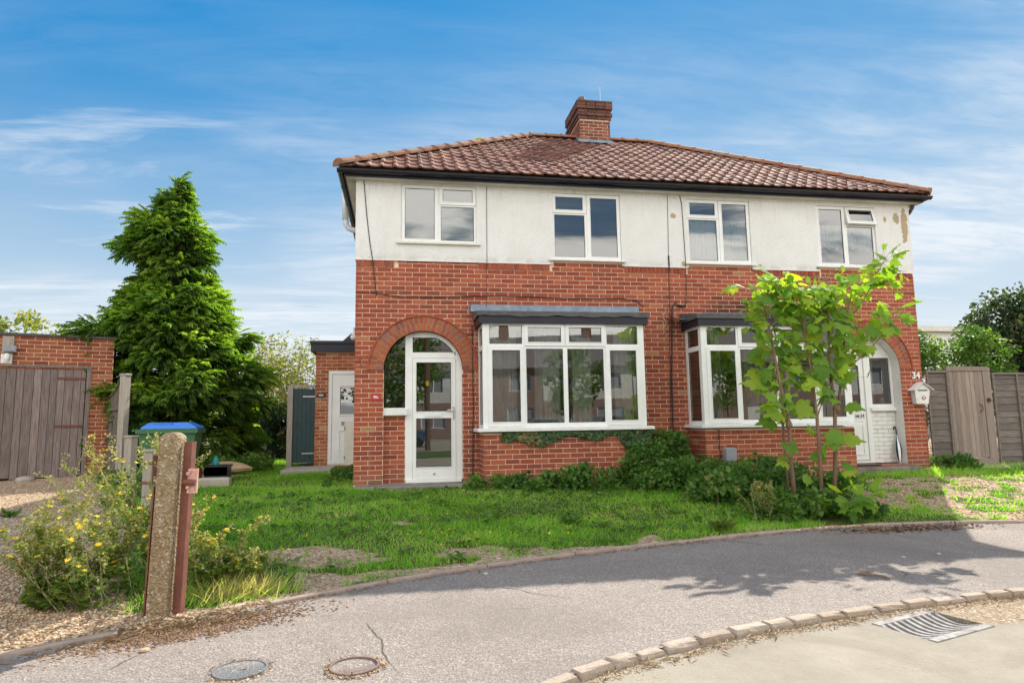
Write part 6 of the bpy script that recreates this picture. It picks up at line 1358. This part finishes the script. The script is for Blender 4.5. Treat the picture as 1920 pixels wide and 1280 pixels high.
stones('lawn_grit', 15000, lambda n: np.stack([RNG.uniform(-.9, 3.6, n), RNG.uniform(-5.7, -3.8, n)], 1), 'small brown stones on the bare edge of the lawn', .004, .010)
stones('gravel', 9000, reg([(6.5, 13, -4.2, .2, 1)]), 'loose beige gravel of the right drive', .01, .026)
# small yellow flowers in the lawn
FP_ = [(R_(-1.0, 2.6), R_(-4.6, -2.6)) for i in range(46)]+[(R_(.6, 1.9), R_(-4.2, -3.6)) for i in range(30)]+[(3.5, -2.2), (3.62, -2.3), (5.0, -3.0), (-2.2, -1.2), (-1.9, -.9)]
P = np.array([(x, y, g1(x, y)+R_(.05, .12)) for x, y in FP_]); n = len(P)
V_ = [(0,0,0)]+[((.5 if i % 2 else .3)*math.cos(math.pi*i/6), (.5 if i % 2 else .3)*math.sin(math.pi*i/6), .06) for i in range(12)]
o = scatter('lawn_flowers', V_, [(0, 1+i, 1+(i+1) % 12) for i in range(12)], P, rdir(n)*np.array([1, 1, .2]), rdir(n, 2.5), RNG.uniform(.02, .034, n), RNG.random(n), 'flower', kind='stuff'); tag(o, 'small yellow flowers scattered through the lawn')
# loose stones and twigs on the pavement
for x, y, s_, lab in ((-.68, -6.42, .03, 'pale pink stone lying on the pavement below the concrete post'), (1.42, -5.02, .022, 'white flat stone on the pavement near the edging'), (5.1, -5.25, .022, 'dark round stone on the shaded edge of the pavement'), (5.5, -5.2, .018, 'small brown stone on the pavement at the right')):
    mb = MB(); mb.cr = BRNG.random(); mb.lathe((x, y, PZ), ((s_*.7, 0), (s_, s_*.25), (s_*.8, s_*.55), (s_*.2, s_*.7)), 7); o = mb.build('stone', 'stone', None); tag(o, lab, 'stone')
mb = MB(); mb.tube([(4.30, -5.72, PZ+.012), (4.38, -5.82, PZ+.014), (4.41, -5.92, PZ+.012)], .009, 5); mb.tube([(4.24, -5.72, PZ+.014), (4.37, -5.75, PZ+.02)], .006, 5); o = mb.build('twig', 'stem_brown', None); tag(o, 'brown forked twig lying on the sunlit pavement', 'twig')
mb = MB(); mb.tube([(4.22, -6.50, -.345), (4.32, -6.46, -.34), (4.48, -6.44, -.33)], .010, 5); mb.tube([(4.3, -6.46, -.34), (4.38, -6.42, -.32), (4.43, -6.37, -.32)], .006, 5); o = mb.build('twig', 'stem_brown', None); tag(o, 'brown twig lying at the back corner of the drain grating', 'twig')
# trees and hedges behind
tree('dark_tree', 'dark rounded evergreen tree behind the right-hand fence', 'tree', (17.6, 5.2, 0), ellipsoid_clumps((18.2, 5.2, 2.75), (1.5, 1.5, 1.75), 150, .48, .15), 24000, .095, 'shrub_d', .13)
bank('hedge_shrub', 'pale green bushy hedge above the gate', [(R_(13.0, 15.8), R_(3.4, 4.6), R_(1.2, 2.85), R_(.2, .42)) for i in range(60)], 7500, .08, 'shrub_m', 'hedge', tone=-.15)
tree('corner_tree', 'small dark leafy tree just behind the right house corner', 'tree', (12.4, 3.6, 0), ellipsoid_clumps((12.4, 3.6, 2.9), (.55, .5, .85), 24, .25), 2400, .09, 'shrub_d', .06, tone=.15)
tree('yellow_tree', 'pale yellow green tree rising behind the garage', 'tree', (-13.2, 17.5, 0), ellipsoid_clumps((-13.8, 17.5, 4.2), (1.5, 1.2, 1.1), 42, .36), 2600, .13, 'shrub_l', .15)
tree('ridge_tree', 'thin pale tree top showing above the left hip of the roof', 'tree', (3.9, 17.5, 0), ellipsoid_clumps((3.95, 17.5, 12.75), (.9, .6, .9), 12, .28), 200, .16, 'shrub_l', .2)
def bamboo(label, x0, x1, y0, y1, h0, h1, n, mat, tone):
    t = thing('tall_shrub', label, 'shrub', ((x0+x1)/2, (y0+y1)/2, 0)); mb = MB(); P = []; U = []
    for i in range(n):
        x, y = R_(x0, x1), R_(y0, y1); h = R_(h0, h1); pts_ = limb_path((x, y, 0), (x+BRNG.gauss(0, .3), y+BRNG.gauss(0, .3), h), .05, 6); mb.tube(pts_, [.012*(1-.12*k) for k in range(7)], 4, False)
        for j in range(60): tt = R_(.1, 1)**.6; k = min(5, int(tt*6)); p = pts_[k].lerp(pts_[k+1], tt*6-k); P.append((p.x+BRNG.gauss(0, .14), p.y+BRNG.gauss(0, .14), p.z+BRNG.gauss(0, .08))); U.append((BRNG.gauss(0, 1), BRNG.gauss(0, 1), BRNG.gauss(-.3, .6)))
    mb.build('canes', 'straw', t)['kind'] = 'stuff'; m = len(P); scatter('leaves', DIAMOND[0], DIAMOND[1], np.array(P), np.array(U), rdir(m, .5), np.stack([RNG.uniform(.03, .06, m), RNG.uniform(.12, .22, m), np.full(m, .1)], 1), np.clip(RNG.beta(2, 2, m)+tone, 0, 1), mat, t)
bamboo('pale yellow bamboo-like shrub between conifer and annexe', -3.6, -1.3, 8.8, 10.4, 2.3, 3.6, 80, 'shrub_l', .1)
bank('dark_shrub', 'dark shady shrub behind the teal gate', [(R_(-3.4, -1.5), R_(7.6, 8.6), R_(.2, 1.5), R_(.2, .35)) for i in range(30)], 4200, .09, 'shrub_d', 'shrub')
bank('annexe_plant', 'pale leafy plant tops showing above the flat annexe roof', [(R_(-1.0, -.35), R_(7.2, 8.0), R_(2.3, 2.95), R_(.12, .25)) for i in range(14)], 900, .12, 'shrub_l', 'shrub')
wh = thing('far_building', 'far low white building beyond the right-hand hedge', 'building', (27.5, 18, 0))
mb = MB(); mb.box(24.0, 34, 16, 24, 0, 4.75); mb.build('wall', 'white_paint', wh); mb = MB(); mb.box(23.7, 34.3, 15.7, 24.3, 4.76, 5.0); mb.build('roof', 'soffit', wh)
# hedge line closing the horizon behind both sides
for x0, x1, y0, y1, h, lab in ((-24, -14, 20, 23, 3.4, 'distant hedge on the far left horizon'), (19, 40, 12, 16, 2.6, 'distant hedge on the far right horizon'), (-13.5, -3.6, 13, 15, 2.3, 'dark hedge behind the garage and conifer')):
    bank('far_hedge', lab, [(R_(x0, x1), R_(y0, y1), R_(.4, h), R_(.5, .8)) for i in range(50)], 4000, .2, 'shrub_d', 'hedge')

# ------------------------------------------------------------------ the street behind, seen mirrored in the windows
mb = MB(); mb.face([(-40,-19,-.30),(50,-19,-.30),(50,-13.5,-.30),(-40,-13.5,-.30)]); mb.box(-40, 50, -13.5, -13.35, -.4, -.29); v_ = mb.build('grass_verge', 'verge', None); v_['kind'] = 'structure'
def terrace(x, y, a, label, wall2):
    t = thing('terraced_house', label, 'house', (x, y, 0), 'houses across the street'); pl = plane((x, y, -.3), a); 
    mb = MB(); mb.plate((0, 6.5, 0, 2.7), [(.6, 2.6, .8, 2.2), (4.2, 5.2, 0.1, 2.2)], 0, .2, pl); mb.box(.01, .1, .2, 7, 0, 5.2, pl); mb.box(6.4, 6.49, .2, 7, 0, 5.2, pl); mb.build('wall', 'far_brick', t)
    mb = MB(); mb.plate((0, 6.5, 2.702, 5.2), [(.8, 2.4, 3.4, 4.7), (4.0, 5.4, 3.4, 4.7)], -.01, .2, pl); mb.build('upper_wall', wall2, t)
    mb = MB(); mb.mesh([pl(p) for p in ((-.02, -.4, 5.1), (6.52, -.4, 5.1), (6.52, 3.5, 7.9), (-.02, 3.5, 7.9), (6.52, 7.4, 5.1), (-.02, 7.4, 5.1))], [(0,1,2,3),(3,2,4,5),(0,3,5),(1,4,2)]); mb.build('roof', 'far_tile', t)
    mb = MB(); mb.box(2.9, 3.6, 3.1, 3.9, 7.3, 8.8, pl); mb.build('chimney', 'brick_chimney', t)
    for u0, u1, v0, v1 in ((.6, 2.6, .8, 2.2), (.8, 2.4, 3.4, 4.7), (4.0, 5.4, 3.4, 4.7)):
        mb = MB(); mb.plate((u0, u1, v0, v1), [(u0+.06, (u0+u1)/2-.03, v0+.06, v1-.06), ((u0+u1)/2+.03, u1-.06, v0+.06, v1-.06)], .05, .12, pl); fr = mb.build('window', 'upvc', t); mb = MB(); mb.box(u0+.05, u1-.05, .13, .14, v0+.05, v1-.05, pl); mb.build('pane', 'grey_plastic', fr)
    mb = MB(); mb.box(4.22, 5.18, .1, .14, .1, 2.18, pl); mb.build('door', 'white_paint', t)
for i in range(6): terrace(36-i*6.27, -30-i*1.96, math.pi+.303, ('white', 'brown brick', 'pale', 'cream', 'plain brick', 'light', 'far')[i]+' fronted terraced house across the street, number %s in the mirrored row' % ('one', 'two', 'three', 'four', 'five', 'six')[i], ('render', 'far_brick', 'render', 'cream_paint', 'far_brick', 'render', 'render')[i])
up_ = thing('utility_pole', 'wooden utility pole with small yellow sign across the street, mirrored in the glazed door', 'pole', (1.95, -20.5, -.3)); mb = MB(); mb.tube([(1.95, -20.5, -.4), (1.9, -20.5, 8.5)], [.15, .11], 10); mb.build('pole', 'trunk', up_); mb = MB(); mb.box(1.86, 2.0, -20.34, -20.33, 2.6, 2.85); mb.build('sign', 'flower', up_)
tree('street_tree', 'round green tree across the street, mirrored in the glazed door', 'tree', (.2, -26, -.3), ellipsoid_clumps((.2, -26, 4.0), (2.6, 2.2, 2.6), 50, .7), 4200, .22, 'shrub_m', .2)
tree('street_tree', 'spreading green tree beyond the verge, mirrored in the side light of the arched door', 'tree', (-6.5, -30, -.3), ellipsoid_clumps((-6.5, -30, 4.4), (3.6, 2.6, 3.2), 50, .8), 4200, .25, 'shrub_m', .25)
tree('street_tree', 'small green tree on the verge, mirrored in the right panes of the left bay window', 'tree', (9.5, -24, -.3), ellipsoid_clumps((9.5, -24, 2.9), (1.7, 1.5, 1.8), 30, .5), 2200, .16, 'shrub_m', .1)
tree('street_tree', 'leafy green tree across the street, mirrored in the right bay window', 'tree', (17, -24, -.3), ellipsoid_clumps((17, -24, 3.2), (2.2, 1.7, 2.0), 36, .55), 2600, .18, 'shrub_m', .12)
def car(x, y, a, mat, label):
    t = thing('parked_car', label, 'car', (x, y, -.37), 'cars parked across the street'); pl = plane((x, y, -.37), a); Lp = [(-2.05, .35), (-2.1, .7), (-1.95, .92), (-1.5, .98), (-1.05, 1.4), (.35, 1.45), (1.0, 1.0), (1.95, .85), (2.12, .62), (2.08, .35)]
    mb = MB(); rows = [(-.86, 1.0, 0), (-.80, 1, 1), (.80, 1, 1), (.86, 1.0, 0)]; V = []
    for yy, s_, e in ((-.86, .0, 0), (-.84, 1, 0), (.84, 1, 0), (.86, 0, 0)): V += [pl((u*(1 if s_ else .985), yy*(1 if v < 1 else .84), v if s_ else .37+(v-.37)*.97)) for u, v in Lp]
    m = len(Lp); mb.mesh(V, [(k*m+i, k*m+(i+1) % m, (k+1)*m+(i+1) % m, (k+1)*m+i) for k in range(3) for i in range(m)]+[tuple(range(m))[::-1], tuple(3*m+i for i in range(m))]); mb.build('body', mat, t)
    mb = MB()
    for yy in (-.80, .80): mb.mesh([pl(p) for p in ((-1.35, yy*.99, 1.02), (.75, yy*.99, 1.02), (.25, yy*.90, 1.37), (-1.0, yy*.90, 1.34))], [(0,1,2,3)])
    mb.mesh([pl(p) for p in ((.42, -.62, 1.42), (.42, .62, 1.42), (.97, .68, 1.04), (.97, -.68, 1.04))], [(0,1,2,3)]); mb.build('windows', 'black_plastic', t)
    for u in (-1.35, 1.35):
        for yy in (-.80, .80): w_ = MB(); w_.tube([pl((u, yy-.1, .31)), pl((u, yy+.1, .31))], .31, 14); ob = w_.build('wheel', 'tyre', t)
for cdat in ((.2, -25.5, .1, 'car_blue', 'dark blue car across the verge, mirrored low in the glazed door'), (8.6, -15.2, math.pi-.2, 'car_black', 'dark car parked nearest, mirrored in the right panes of the left bay window'), (7.3, -21.5, math.pi+.1, 'car_silver', 'silver car parked further off, mirrored in the middle of the left bay window')): car(*cdat)
